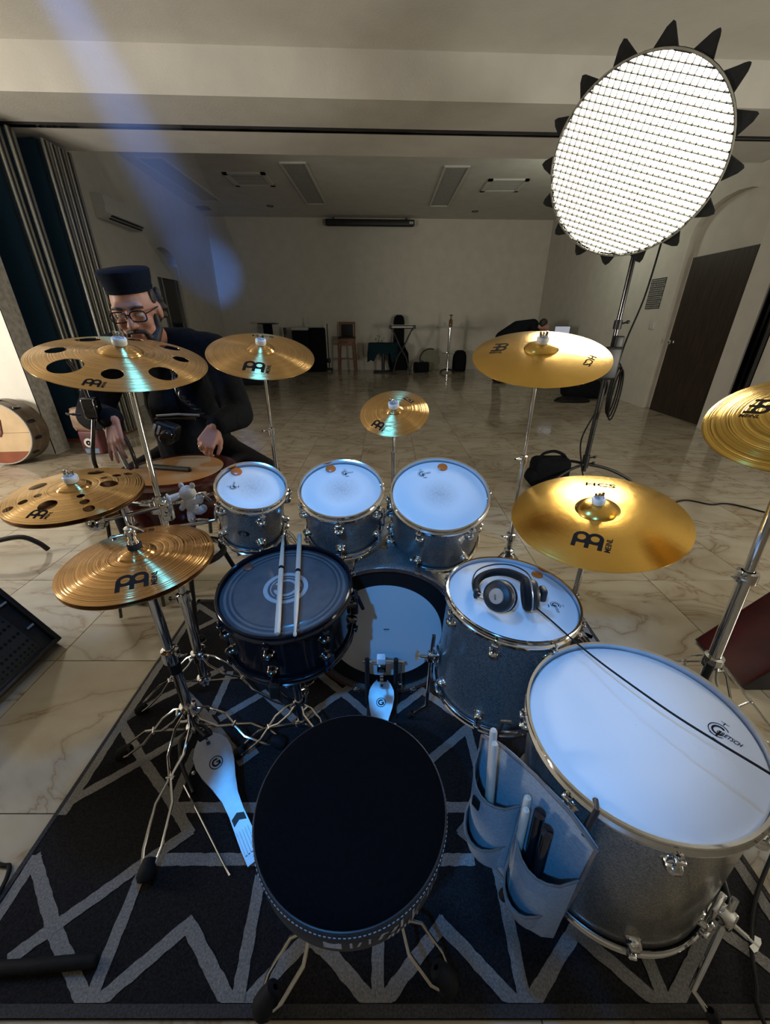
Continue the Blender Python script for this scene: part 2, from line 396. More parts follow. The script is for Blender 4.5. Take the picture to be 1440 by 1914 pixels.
def bake(mb, mods, name):
    """apply modifiers and return MB-independent mesh"""
    me = bpy.data.meshes.new(name); me.from_pydata([tuple(v) for v in mb.v], [], mb.f); me.update()
    o = bpy.data.objects.new(name, me); COL.objects.link(o)
    for t, kw in mods:
        m = o.modifiers.new(t, t)
        for k, v in kw.items(): setattr(m, k, v)
    dg = bpy.context.evaluated_depsgraph_get(); dg.update()
    res = bpy.data.meshes.new_from_object(o.evaluated_get(dg)); res.name = name
    bpy.data.objects.remove(o); bpy.data.meshes.remove(me)
    return res
def remesh(mb, voxel, name, smooth=4):
    return bake(mb, [('REMESH', dict(mode='VOXEL', voxel_size=voxel)), ('SMOOTH', dict(iterations=smooth, factor=0.5))], name)
def meshobj(me, name, mat, parent=None, ang=60):
    if not me.materials: me.materials.append(mat)
    else: me.materials[0] = mat
    me.polygons.foreach_set('use_smooth', [True] * len(me.polygons))
    if ang: me.set_sharp_from_angle(angle=rad(ang))
    o = bpy.data.objects.new(name, me); COL.objects.link(o)
    if parent is not None: o.parent = parent
    return o
_tc = {}
def text2d(s, shear=0.0):
    """flat outline of a word in the built-in font, unit size, centred on x, standing on y=0"""
    if (s, shear) in _tc: return _tc[(s, shear)]
    c = bpy.data.curves.new('t', 'FONT'); c.body = s; c.size = 1; c.shear = shear; c.align_x = 'CENTER'; c.resolution_u = 3; c.offset = 0.015
    o = bpy.data.objects.new('t', c); COL.objects.link(o)
    dg = bpy.context.evaluated_depsgraph_get(); dg.update()
    me = bpy.data.meshes.new_from_object(o.evaluated_get(dg))
    r = ([(v.co.x, v.co.y) for v in me.vertices], [tuple(p.vertices) for p in me.polygons])
    bpy.data.objects.remove(o); bpy.data.curves.remove(c); bpy.data.meshes.remove(me)
    _tc[(s, shear)] = r
    return r
def ring2d(cx, cy, ro, ri, seg=28, a0=0, a1=360):
    n = seg + 1
    vs = []
    for i in range(n):
        a = rad(a0 + (a1 - a0) * i / seg); vs += [(cx + ro * math.cos(a), cy + ro * math.sin(a)), (cx + ri * math.cos(a), cy + ri * math.sin(a))]
    return vs, [(2 * i, 2 * i + 2, 2 * i + 3, 2 * i + 1) for i in range(seg)]
def rect2d(x0, y0, x1, y1, n=4):
    vs = []
    for i in range(n + 1):
        y = y0 + (y1 - y0) * i / n; vs += [(x0, y), (x1, y)]
    return vs, [(2 * i, 2 * i + 1, 2 * i + 3, 2 * i + 2) for i in range(n)]
def xf(shape, ox=0, oy=0, s=1.0, rot=0.0, sx=1.0):
    c, sn = math.cos(rot), math.sin(rot)
    return ([(ox + s * (c * x * sx - sn * y), oy + s * (sn * x * sx + c * y)) for x, y in shape[0]], shape[1])
def join2d(*sh):
    vs = []; fs = []
    for v, f in sh:
        k = len(vs); vs += v; fs += [tuple(i + k for i in q) for q in f]
    return vs, fs
def decal(name, shape, zf, mat, parent, M=None, lift=0.0005, thick=0.0):
    mb = MB(); mb.add([(x, y, zf(x, y) + lift) for x, y in shape[0]], shape[1], M)
    return mb.build(name, mat, parent, 0)

EMBLEM = join2d(ring2d(.36, .62, .36, .19), ring2d(.94, .62, .36, .19), rect2d(0, 0, .19, .66), rect2d(.555, 0, .745, .66), rect2d(1.11, 0, 1.30, .66),
                rect2d(.1, .27, .62, .43), rect2d(.68, .27, 1.2, .43))
EMBLEM = xf(EMBLEM, -.65, 0)
G_RING = join2d(ring2d(0, 0, 1.0, .86, 32), ring2d(0, 0, .62, .36, 24, 50, 350), rect2d(.05, -.08, .62, .12, 1), rect2d(.40, -.5, .62, .12, 1))

# ================================================================== SETTING
def pt(x0, y0, x1, y1, z0, z1): return MB().box(((x0 + x1) / 2, (y0 + y1) / 2, (z0 + z1) / 2), (abs(x1 - x0), abs(y1 - y0), abs(z1 - z0)))
floor_o = struct('floor', pt(-5.6, -2.6, 5.6, 12.7, -0.12, -0.0035), grout)
PITCH = 0.554
tile_me = None; rest = MB(); cells = []
for i in range(-7, 12):
    for j in range(-6, 21):
        cx = -1.35 + PITCH * (i + .5); cy = 0.618 + PITCH * (j + .5)
        if -5.3 < cx < 5.3 and -2.5 < cy < 12.6: cells.append((cx, cy))
def vis(c): return c[1] > 0.1 and abs(c[0]) < 0.8 + 0.95 * (c[1] + .4)
near = sorted([c for c in cells if vis(c)], key=lambda c: c[0] ** 2 + c[1] ** 2)[:296]; ns = set(near)
tb = MB().box((0, 0, -0.006), (PITCH - .0035, PITCH - .0035, 0.012)).build('tile', marble, floor_o, 0)
bmesh_t = tb.data
for k, c in enumerate(near):
    o = tb if k == 0 else tb.copy()
    if k: COL.objects.link(o)
    o.parent = floor_o; o.location = (c[0], c[1], 0)
for c in cells:
    if c not in ns: rest.box((c[0], c[1], -0.006), (PITCH - .0035, PITCH - .0035, 0.012))
rest.build('far_tiles', marble, floor_o, 0, kind='stuff')

BY = rad(2.6)                                      # the beam and the far wall run slightly askew of the tiles
MBm = T(0, 4.19, 0) @ RZ(BY)
struct('ceiling', pt(-5.6, -2.6, 5.6, 4.6, 3.10, 3.25), ceilm)
struct('ceiling.001', pt(-5.6, 4.4, 5.6, 12.9, 3.57, 3.7), ceilm)
b = MB().box((0, 0.585, 3.21), (11.4, 1.17, 0.78), MBm)
beam = struct('trim_1', b, ceilm)
tr = MB()
for dy in (-.022, .022): tr.box((0, .545 + dy, 2.812), (11.2, .018, .022), MBm)
tr.box((0, .545, 2.819), (11.2, .03, .006), MBm)
struct('trim_2', tr, dchrome)
bw = MB().box((0, 0.1, 1.85), (11.4, .2, 3.8), T(0, 12.0, 0) @ RZ(BY)); struct('wall_back', bw, wallm)
bb = MB().box((0, -.008, .04), (11.2, .016, .08), T(0, 12.0, 0) @ RZ(BY)); struct('baseboard_back', bb, ceilm)
struct('wall_rear', pt(-5.6, -2.7, 5.6, -2.5, 0, 3.2), wallm)
# left: wall stub beside the folded partition, the outer wall, and the far room's wall with its window niche
stub = MB().box((-4.5, 4.05, 1.55), (2.1, .2, 3.1)); so = struct('wall_left', stub, noisy('cream_plaster', (0.82, 0.80, 0.73), 0.85, 0, 5, 0.04, 0.25, 70, spec=0.2))
sf = MB().box((-3.455, 4.05, 1.55), (.012, .2, 3.09)); sf.build('plaster_edge', rough_plaster, so)
struct('wall_left.001', pt(-5.6, -2.6, -5.45, 4.2, 0, 3.2), wallm)
def arch(y0, y1, z0, zs, n=10):
    """outline (y,z) of an arched niche opening"""
    c = (y0 + y1) / 2; r = (y1 - y0) / 2
    return [(y0, z0)] + [(y0, zs)] + [(c - r * math.cos(PI * i / n), zs + .55 * r * math.sin(PI * i / n)) for i in range(1, n)] + [(y1, zs), (y1, z0)]
def niche_wall(name, ya, yb, opening, zt, xa, xb, thick, sgn, mat, floorlevel):
    """wall in the (y,z) plane whose plane runs from x=xa at ya to x=xb at yb, with an arched notch"""
    y0, y1, z0, zs = opening
    A = arch(y0, y1, z0, zs)
    if floorlevel: out = [(ya, 0)] + A + [(yb, 0), (yb, zt), (ya, zt)]
    mb = MB()
    def X(y): return xa + (xb - xa) * (y - ya) / (yb - ya)
    def ext(poly):
        n = len(poly)
        vs = [(X(y), y, z) for y, z in poly] + [(X(y) + sgn * thick, y, z) for y, z in poly]
        fs = [tuple(range(n)), tuple(range(n, 2 * n))[::-1]] + [(i, n + i, n + (i + 1) % n, (i + 1) % n) for i in range(n)]
        mb.add(vs, fs)
    n = len(A)
    ext([(ya, 0), (y0, 0), (y0, zt), (ya, zt)]); ext([(y1, 0), (yb, 0), (yb, zt), (y1, zt)])
    if z0 > 0: ext([(y0, 0), (y1, 0), (y1, z0), (y0, z0)])
    top = A[1:-1]
    for i in range(len(top) - 1): ext([top[i], top[i + 1], (top[i + 1][0], zt), (top[i][0], zt)])
    # back of the niche
    v = [(X(y0) + sgn * thick, y0, 0), (X(y1) + sgn * thick, y1, 0), (X(y1) + sgn * thick, y1, zt), (X(y0) + sgn * thick, y0, zt)]
    mb.add(v, [(0, 1, 2, 3)])
    return struct(name, mb, mat, None, 20), X
wl, XL = niche_wall('wall_left.002', 5.0, 12.4, (8.25, 9.35, 0.5, 2.2), 3.7, -3.9, -4.45, .16, -1, wallm, False)
wr, XR = niche_wall('wall_right', -2.6, 12.4, (5.12, 6.42, 0.0, 2.28), 3.7, 3.965, 4.30, .10, 1, wallm, True)
# window in the left niche
win = struct('window_1', MB().box((XL(8.8) - .12, 8.8, 1.25), (.04, 1.0, 1.5)), darkglass)
for yy in (8.32, 8.62, 9.28): MB().box((XL(8.8) - .09, yy, 1.25), (.05, .05, 1.5)).build('frame', steel, win)
MB().box((XL(8.8) - .085, 8.8, 2.12), (.07, 1.05, .24)).build('roller_shade', acw, win)
# door in the right niche
dr = struct('door_1', MB().box((XR(5.77) + .07, 5.77, 1.015), (.045, 1.05, 2.03)), darkwood)
k = MB(); Mh = frame((XR(6.2) + .045, 6.2, .98), (-1, 0, 0))
k.lathe([(.028, 0), (.028, .006), (.011, .01), (.011, .04), (.026, .048), (.028, .06), (.02, .07), (0.001, .072)], 20, Mh); k.build('door_knob', chrome, dr)
# dark steel channel and cover of the partition pocket on the right wall
ch = MB()
for y, wd in ((4.60, .02), (4.66, .03), (4.74, .02)): ch.box((XR(4.7) - .03, y, 1.41), (.06, wd, 2.82))
ch.box((XR(4.7) - .008, 4.67, 1.41), (.016, .16, 2.82)); struct('trim_3', ch, dchrome)
struct('trim_4', MB().box((XR(4.9) - .02, 4.95, 1.41), (.04, .3, 2.82)), ceilm)

# ------------------------------------------------------------------ folding partition: panels parked on the left
def panel(y, x1, width, label, group='folded partition panels'):
    t = thing('partition_panel', label, 'partition', T(0, 0, 0), group)
    MB().box((x1 - width / 2, y, 1.40), (width, .070, 2.74)).build('panel_board', navy, t)
    for dx, r in ((0.0, .020), ):
        MB().box((x1 + .012, y, 1.40), (.028, .085, 2.76), None, .008).build('edge_profile', steel, t)
    MB().box((x1 - .028, y - .038, 1.40), (.010, .008, 2.74)).build('edge_seal', black, t)
    MB().box((x1 + .028, y - .012, 1.40), (.006, .018, 2.74)).build('edge_groove', black, t)
    MB().box((x1 - width / 2, y, .022), (width, .075, .036)).build('bottom_rail', redwood, t)
for yy, xx, wd, lb in ((4.44, -3.34, 1.3, 'navy folding partition panel at the front of the stack, beside the plaster wall end'),
                       (4.535, -3.30, 1.3, 'navy folding partition panel parked second from the front of the stack'),
                       (4.80, -3.20, 1.2, 'navy partition panel third from the front, first behind the wide gap'),
                       (4.90, -3.20, 1.2, 'navy partition panel fourth from the front, behind the wide gap'),
                       (5.00, -3.20, 1.2, 'navy partition panel next to last in the parked stack'),
                       (5.10, -3.20, 1.2, 'navy partition panel at the very back of the parked stack')):
    panel(yy, xx, wd, lb)

# ================================================================== RUG
rug = MB().box((0, .905, .004), (1.86, 1.30, .008), None, .003).build('rug', rugdark)
tag(rug, 'charcoal rug with pale zigzag lines lying under the drum kit', 'rug')
LINES = [[(-.9, .4), (-.9, .51), (-.75, .38), (-.6, .27)], [(-.6, .27), (-.61, .47), (-.6, .51)], [(-.59, .27), (-.45, .39), (-.31, .27)], [(-.3, .27), (-.31, .47)],
 [(-.29, .27), (-.17, .37), (-.13, .35)], [(-.81, .34), (-.75, .39), (-.62, .5), (-.53, .57), (-.62, .65), (-.76, .76), (-.91, .89)], [(-.58, .51), (-.33, .51)],
 [(-.59, .63), (-.37, .63)], [(-.905, .62), (-.905, .89), (-.905, 1.14)], [(-.9, .65), (-.75, .77), (-.66, .85), (-.61, .88)], [(-.91, .9), (-.82, .99), (-.65, 1.12)],
 [(-.73, 1.0), (-.62, .91), (-.45, .76), (-.42, .79)], [(-.61, .65), (-.61, .79)], [(-.61, .93), (-.61, 1.1)], [(-.57, .91), (-.45, 1.01), (-.3, .89), (-.13, 1.04)],
 [(-.25, 1.09), (-.1, .96), (-.04, .9)], [(.03, .93), (.14, 1.02), (.24, .93)], [(-.13, .35), (-.02, .27)], [(-.015, .36), (-.015, .27)], [(-.01, .27), (.13, .39), (.27, .27)],
 [(.285, .27), (.285, .49), (.27, .52), (.21, .57), (.27, .63), (.14, .63)], [(.29, .66), (.28, .87), (.15, .77)], [(.12, .51), (.22, .51)], [(.29, .27), (.43, .38), (.56, .27)],
 [(.57, .35), (.57, .27)], [(.58, .27), (.75, .39), (.88, .28)], [(-.86, 1.33), (-.78, 1.41)], [(-.91, 1.51), (-.78, 1.42), (-.62, 1.28)], [(-.905, 1.14), (-.905, 1.5)],
 [(.3, .66), (.45, .77), (.6, .65), (.75, .77), (.9, .66)], [(.3, .9), (.45, 1.01), (.6, .89), (.75, 1.0), (.9, .9)], [(.9, .4), (.9, 1.5)], [(.6, .9), (.6, 1.15)],
 [(.3, 1.3), (.45, 1.42), (.6, 1.3), (.75, 1.42), (.9, 1.3)], [(-.6, 1.3), (-.45, 1.42), (-.3, 1.3), (-.15, 1.42), (0, 1.3), (.15, 1.42), (.3, 1.3)], [(-.16, .53), (-.02, .63), (.1, .52)]]
LW = .027
pm = MB()
for li, L in enumerate(LINES):
    for i in range(len(L) - 1):
        zr = .0086 + .00005 * ((li * 7 + i * 3) % 23); a = Vector((*L[i], 0)); b_ = Vector((*L[i + 1], 0)); d = (b_ - a).normalized(); n = Vector((-d.y, d.x, 0)) * LW / 2
        a = a - d * LW * .35; b_ = b_ + d * LW * .35; ln = (b_ - a).length; m = max(2, int(ln / .012)); base = len(pm.v)
        for q in range(m + 1):
            p = a + (b_ - a) * q / m
            pm.v.append(p + n * (1 + random.uniform(-.10, .10)) + Vector((0, 0, zr))); pm.v.append(p - n * (1 + random.uniform(-.10, .10)) + Vector((0, 0, zr)))
        for q in range(m): pm.f.append([base + 2 * q + 1, base + 2 * q + 3, base + 2 * q + 2, base + 2 * q])
for v in pm.v: v.y = max(v.y, .2752)
pm.build('woven_line_pattern', ruglight, rug, 0)
eb = MB()
for y in (.265, 1.545): eb.box((0, y, .0086), (1.86, .018, .0012))
for x in (-.922, .922): eb.box((x, .905, .0086), (.012, 1.3, .0012))
eb.build('edge_binding', rugband, rug, 0)

# ================================================================== CYMBALS
def cym_profile(R):
    rb = R * .25; hb = R * .100; bow = R * .115
    def z(r):
        if r >= rb: return bow * (1 - ((r - rb) / (R - rb)) ** 1.7)
        t = r / rb
        return bow + hb * math.sqrt(max(0, 1 - t * t * .97)) - hb * math.sqrt(.03) * 1.0
    return z
def cymbal(name, label, c, n, R, mat, holes=(), emb=None, embs=.06, hcs=None, hcsblock=False, hole_r=.006):
    M = frame(c, (n[0], n[1], 1))
    z = cym_profile(R)
    rs = [hole_r] + [R * .25 * q for q in (.2, .4, .55, .7, .82, .92, .98)] + [R * .25 + (R - R * .25) * q for q in (.0, .04, .1, .2, .3, .4, .5, .6, .7, .8, .88, .95, 1)]
    th = .0012
    prof = [(r, z(r)) for r in rs] + [(r, z(r) - th) for r in rs[::-1]] + [(rs[0], z(rs[0]))]
    mb = MB().lathe(prof, 120)
    if holes:
        me = bpy.data.meshes.new('c'); me.from_pydata([tuple(v) for v in mb.v], [], mb.f); me.update()
        bmw = bpy.data.objects.new('c', me); COL.objects.link(bmw)
        import bmesh
        bm = bmesh.new(); bm.from_mesh(me); bmesh.ops.remove_doubles(bm, verts=bm.verts, dist=1e-6); bmesh.ops.recalc_face_normals(bm, faces=bm.faces); bm.to_mesh(me); bm.free()
        cut = MB()
        for rr, az, hr in holes:
            cut.lathe([(hr, -.1), (hr, .15)], 40, T(rr * R * math.cos(rad(az)), rr * R * math.sin(rad(az)), 0), True, True)
        cm = bpy.data.meshes.new('k'); cm.from_pydata([tuple(v) for v in cut.v], [], cut.f); cm.update()
        co = bpy.data.objects.new('k', cm); COL.objects.link(co)
        md = bmw.modifiers.new('b', 'BOOLEAN'); md.operation = 'DIFFERENCE'; md.object = co; md.solver = 'EXACT'
        dg = bpy.context.evaluated_depsgraph_get(); dg.update()
        res = bpy.data.meshes.new_from_object(bmw.evaluated_get(dg)); res.name = name; res.materials.clear()
        bpy.data.objects.remove(bmw); bpy.data.objects.remove(co)
        o = meshobj(res, name, mat, None, 35)
    else: o = mb.build(name, mat, None, 35)
    o.matrix_basis = M; tag(o, label, 'cymbal', 'brass cymbals of the drum kit')
    zf = lambda x, y: z(min(R, math.hypot(x, y)))
    if emb:
        rr, az = emb; a = rad(az)
        sh = join2d(xf(EMBLEM, 0, 0, embs), xf(text2d('MEINL'), embs * .98, embs * .42, embs * .34, PI / 2, .9))
        sh = xf(sh, rr * R * math.cos(a), rr * R * math.sin(a), 1.0, a + PI / 2)
        # emblem stands with its feet towards the rim
        decal('emblem_print', sh, zf, inkm, o)
    if hcs:
        rr, az = hcs; a = rad(az); s = embs * .62
        if hcsblock:
            blk = xf(rect2d(-1.25, -.2, 1.25, .95, 4), rr * R * math.cos(a), rr * R * math.sin(a), s * .8, a - PI / 2)
            decal('series_block', blk, zf, inkm, o)
            decal('series_print', xf(text2d('HCS'), rr * R * math.cos(a), rr * R * math.sin(a), s * .95, a - PI / 2), zf, hidem, o, None, .0009)
        else:
            decal('series_print', xf(text2d('HCS'), rr * R * math.cos(a), rr * R * math.sin(a), s, a - PI / 2, 1.3), zf, inkm, o)
    return o, M, z
# hole lists: (radius fraction, azimuth, hole radius)
H18 = [(.68, 151, .034), (.68, -160, .026), (.69, -115, .041), (.66, -71, .026), (.71, -26, .036), (.67, 23, .0225), (.72, 65, .031), (.72, 106, .027)]
HL = [(.62, 93, .023), (.62, 178, .023), (.58, -92, .023), (.50, 20, .023), (.42, -44, .010), (.62, -44, .012), (.82, -44, .014), (.46, 55, .010), (.66, 55, .012), (.85, 55, .013), (.88, -132, .013), (.68, -134, .012), (.48, -138, .010)]
CY = {}
CY['trash'] = cymbal('trash_crash_cymbal', 'large bronze cymbal with eight round holes in front of the seated person', (-.771, 1.228, 1.146), (.201, -.19), .2285, brass, H18, (.935, -82), .030)
CY['crashA'] = cymbal('crash_cymbal', 'plain thin crash cymbal just right of the seated person', (-.482, 1.639, 1.134), (.163, -.34), .203, brass, (), (.80, -88), .058, (.66, 100))
CY['splash'] = cymbal('splash_cymbal', 'smallest cymbal, a splash standing above the middle rack tom', (.034, 1.451, .949), (-.097, -.537), .127, brass, (), (.84, -130), .034, (.56, 45), True)
CY['crashR'] = cymbal('crash_cymbal', 'shiny hammered crash cymbal below the lit softbox, glaring white', (.536, 1.451, 1.142), (-.099, -.333), .2285, brass_ham, (), (.72, 153), .052, (.66, -37))
CY['ride'] = cymbal('ride_cymbal', 'big golden ride cymbal tilted over the headphones, large black emblem', (.666, 1.102, .697), (-.16, -.149), .254, brass_ham, (), (.72, -122), .062, (.58, 63))
CY['right'] = cymbal('crash_cymbal', 'golden lathed cymbal cut off by the right picture edge', (1.016, .934, 1.038), (-.449, -.243), .203, brass_deep, (), (.60, 122), .05)
CY['ltrash'] = cymbal('trash_cymbal', 'bronze cymbal with many small and large holes, low at the far left', (-.925, 1.077, .79), (.039, -.085), .178, brass, HL, (.88, -92), .034)
CY['hat'] = cymbal('hi_hat_cymbal', 'top hi-hat cymbal, brown-gold with black emblem, over its dark twin', (-.631, .847, .702), (0, -.03), .178, brass_hat, (), (.80, -66), .052, (.70, 118))
o, M, z = CY['hat']
zz = cym_profile(.178)
rs = [.006, .01, .02, .03, .04, .0445, .06, .08, .1, .12, .14, .16, .178]
hb = MB().lathe([(r, -zz(r) - .011) for r in rs] + [(r, -zz(r) - .0125) for r in rs[::-1]], 96).build('hi_hat_cymbal', brass_hat, None, 35)
hb.matrix_basis = M; tag(hb, 'bottom hi-hat cymbal turned upside down beneath the top one', 'cymbal', 'brass cymbals of the drum kit')

o, M, z = CY['ltrash']
lo_ = MB().lathe([(r, z(r) - .012) for r in rs] + [(r, z(r) - .0135) for r in rs[::-1]], 96).build('stack_cymbal', cymbal_mat('raw_dark_bronze', (0.30, 0.17, 0.08), 0.4, 0.3, 170), None, 35)
lo_.matrix_basis = M; tag(lo_, 'dark lower cymbal of the stack, seen through the holes at far left', 'cymbal', 'brass cymbals of the drum kit')

# ================================================================== HARDWARE HELPERS
def toplock(t, M, zb, wing=True, washer=whitepl):
    """felt, white cup and wing nut that hold a cymbal, in the cymbal's own frame"""
    root_inv = t.matrix_basis.inverted()
    Q = root_inv @ M
    MB().lathe([(.001, zb), (.0165, zb), (.0195, zb + .004), (.0195, zb + .018), (.0175, zb + .0205), (.0145, zb + .0205), (.0145, zb + .016), (.001, zb + .016)], 32, Q).build('cup_washer', washer, t)
    mb = MB().lathe([(.0045, zb + .012), (.0045, zb + .036), (.001, zb + .037)], 12, Q)
    if wing:
        for s in (-1, 1):
            mb.prism([(s * .003, 0), (s * .013, .004), (s * .014, .020), (s * .009, .021), (s * .004, .008)][::s], -.0025, .0025, Q @ T(0, 0, zb + .017) @ RX(PI / 2))
    mb.build('wing_nut', chrome, t)
def wingscrew(mb, M, l=.03):
    mb.lathe([(.005, 0), (.005, l * .6), (.003, l * .62), (.003, l)], 10, M)
    for s in (-1, 1):
        mb.prism([(0, -.004), (s * .014, -.007), (s * .018, .001), (s * .010, .004), (0, .004)][::s], -.002, .002, M @ T(0, 0, l * .9) @ RX(PI / 2))
def dleg(t, top, foot, gap=.018, low=None, mat=chrome, footscale=1.0, rodr=.0036):
    """double-braced leg: two rods that spread, pinch together and spread again, with a rubber foot"""
    a = Vector(top); f = Vector(foot); d = (f - a); side = Vector((-d.y, d.x, 0)).normalized()
    mb = MB()
    for s in (-1, 1):
        w_ = [.35, 1.0, 1.0, .22, .22, 1.0, 1.0, .45]; q = [0, .10, .30, .42, .47, .60, .85, 1.0]
        mb.tube([a + d * qq + side * s * gap * ww for qq, ww in zip(q, w_)], rodr, 8)
    for qq in (.05, .445, .93): mb.tube([a + d * qq - side * gap * .5, a + d * qq + side * gap * .5], rodr * 1.2, 8)
    lg = mb.build('leg', mat, t)
    dd = d.normalized(); Mf = frame(f, Vector((dd.x, dd.y, dd.z)))
    MB().lathe([(.004, -.032), (.012, -.030), (.016, -.014), (.017, -.002), (.012, .006), (.001, .008)], 16, Mf @ Matrix.Scale(footscale, 4)).build('rubber_foot', rubber, lg)
    if low is not None:
        m = a + d * .445
        MB().tube([low, m], .0035, 6).build('brace', mat, lg)
    return lg
def collar(mb, M, r, h=.03):
    mb.lathe([(r, 0), (r * 1.55, .002), (r * 1.6, h * .5), (r * 1.55, h - .002), (r, h)], 20, M)
def axisM(p, q): return frame(p, Vector(q) - Vector(p))

def straight_stand(name, label, base, top, M, zb, z1, r0=.0125, feet=None, hleg=.30, memlocks=(.45, .72)):
    base = Vector(base); top = Vector(top)
    t = thing(name, label, 'stand', T(base.x, base.y, 0), 'chrome cymbal stands')
    o = Vector((base.x, base.y, 0)); L = lambda p: Vector(p) - o
    A = lambda q: L(base + (top - base) * q)
    MB().tube([A(.02), A(memlocks[0])], r0, 16).build('lower_tube', chrome, t)
    MB().tube([A(memlocks[0]), A(memlocks[1])], r0 * .78, 16).build('middle_tube', chrome, t)
    MB().tube([A(memlocks[1]), A(.985)], r0 * .55, 12).build('upper_tube', chrome, t)
    MB().tube([A(.97), L(M @ Vector((0, 0, zb + .01)))], .004, 8).build('tilter_rod', chrome, t)
    for q, r in zip(memlocks, (r0, r0 * .78)):
        mb = MB(); p = A(q); collar(mb, axisM(p, A(q + .05)) @ T(0, 0, -.02), r, .034)
        wingscrew(mb, frame(p, (-.9, -.45, .1)) @ T(0, 0, r)); mb.build('clamp', chrome, t)
    mb = MB(); collar(mb, T(*A(.955)), r0 * .6, .025); mb.lathe([(.011, -.004), (.011, .004)], 18, T(*A(.98)) @ RX(PI / 2), True, True); mb.build('tilter', chrome, t)
    MB().lathe([(.014, z1 - .012), (.014, z1 - .001), (.004, z1 - .001)], 20, t.matrix_basis.inverted() @ M, True).build('felt', feltm, t)
    toplock(t, M, zb)
    hl = A(hleg); lo = A(.04)
    mb = MB(); collar(mb, T(*hl) @ T(0, 0, -.02), r0, .04); mb.build('leg_collar', chrome, t)
    mb = MB(); collar(mb, T(*lo), r0, .02); mb.build('lower_collar', chrome, t)
    if feet is None: feet = [(.25 * math.cos(a), .25 * math.sin(a)) for a in (rad(80), rad(200), rad(320))]
    for fx, fy in feet:
        d = Vector((fx, fy, 0)).normalized() * .02
        dleg(t, hl + d, (fx, fy, .012), .02, lo + d * .8)
    return t
ztop = lambda R: cym_profile(R)(.006)
def capt(key): o, M, z = CY[key]; return M @ Vector((0, 0, z(.006) - .01))
# crash stand behind the small rack tom
p = capt('crashA'); straight_stand('cymbal_stand', 'tall chrome stand carrying the plain crash cymbal behind the smallest tom', (p.x, p.y, 0), p, CY['crashA'][1], ztop(.203), ztop(.203) - .002)
p = capt('crashR'); straight_stand('cymbal_stand', 'tall chrome stand under the glaring hammered crash cymbal', (p.x, p.y, 0), p, CY['crashR'][1], ztop(.2285), ztop(.2285) - .002, memlocks=(.37, .66))
p = capt('ride'); straight_stand('cymbal_stand', 'short chrome stand under the big golden ride cymbal', (p.x, p.y, 0), p, CY['ride'][1], ztop(.254), ztop(.254) - .002, memlocks=(.52, .80), hleg=.34, feet=[(.12, .2), (.25, -.06), (-.1, -.08)])
p = capt('right'); straight_stand('cymbal_stand', 'thick chrome stand beside the large floor tom, at the right picture edge', (1.0, .85, 0), p, CY['right'][1], ztop(.203), ztop(.203) - .002, r0=.0165, memlocks=(.58, .86), feet=[(.1, .28), (.3, -.05), (.05, -.17)])
p = capt('trash')
tst = straight_stand('cymbal_stand', 'thick chrome stand under the cymbal with eight holes, carrying the side arm', (-.67, 1.03, 0), p, CY['trash'][1], ztop(.2285), ztop(.2285) - .002, r0=.0155, memlocks=(.33, .62), hleg=.13, feet=[(-.13, .26), (.33, -.07), (-.20, -.10)])
# side arm on that stand, holding the low holed cymbal
arm = MB(); o0 = Vector((-.67, 1.03, 0))
c0 = Vector((-.732, 1.154, .71)) - o0; h0 = Vector((-.868, 1.045, .708)) - o0; e0 = Vector((-.655, 1.215, .735)) - o0
arm.tube([h0, c0 + Vector((.012, -.016, .004)), e0], .0065, 12); arm.build('side_arm', chrome, tst)
cl = MB(); cl.box(c0, (.055, .045, .05), None, .01); cl.box(c0 + Vector((.03, -.02, -.01)), (.035, .03, .06), None, .008)
wingscrew(cl, frame(c0 + Vector((.03, -.04, -.01)), (.5, -.8, .2)), .035); wingscrew(cl, frame(c0 + Vector((-.03, -.01, .02)), (-.7, -.6, .2)), .03); cl.build('multi_clamp', chrome, tst)
sl = MB(); sl.tube([e0 - (e0 - h0).normalized() * .075, e0 - (e0 - h0).normalized() * .01], .0095, 12); sl.lathe([(.0095, 0), (.017, .001), (.017, .006), (.0095, .008)], 18, frame(e0 - (e0 - h0).normalized() * .075, e0 - h0)); sl.build('arm_sleeve', whitepl, tst)
hg = MB(); Mh = frame(h0, (.15, -.95, .25)); hg.lathe([(.004, .022), (.010, .024), (.014, .018), (.019, .016), (.026, .013), (.027, 0), (.026, -.013), (.001, -.014)], 28, Mh)
hg.build('tilter_hinge', chrome, tst)
MB().tube([h0 + (e0 - h0).normalized() * .02, h0 + (e0 - h0).normalized() * .06], .0105, 12).build('hinge_collar', chrome, tst)
wn = MB(); wingscrew(wn, frame(h0 + Vector((.075, .05, -.01)), (.4, -.7, -.5)), .04); wn.build('hinge_wing_screw', chrome, tst)
oL, ML, zL = CY['ltrash']
MB().tube([h0, tst.matrix_basis.inverted() @ (ML @ Vector((0, 0, 0))), tst.matrix_basis.inverted() @ (ML @ Vector((0, 0, ztop(.178) + .01)))], .0045, 8).build('arm_rod', chrome, tst)
MB().lathe([(.014, ztop(.178) - .024), (.014, ztop(.178) - .014), (.004, ztop(.178) - .014)], 20, tst.matrix_basis.inverted() @ ML, True).build('felt', feltm, tst)
toplock(tst, ML, ztop(.178))

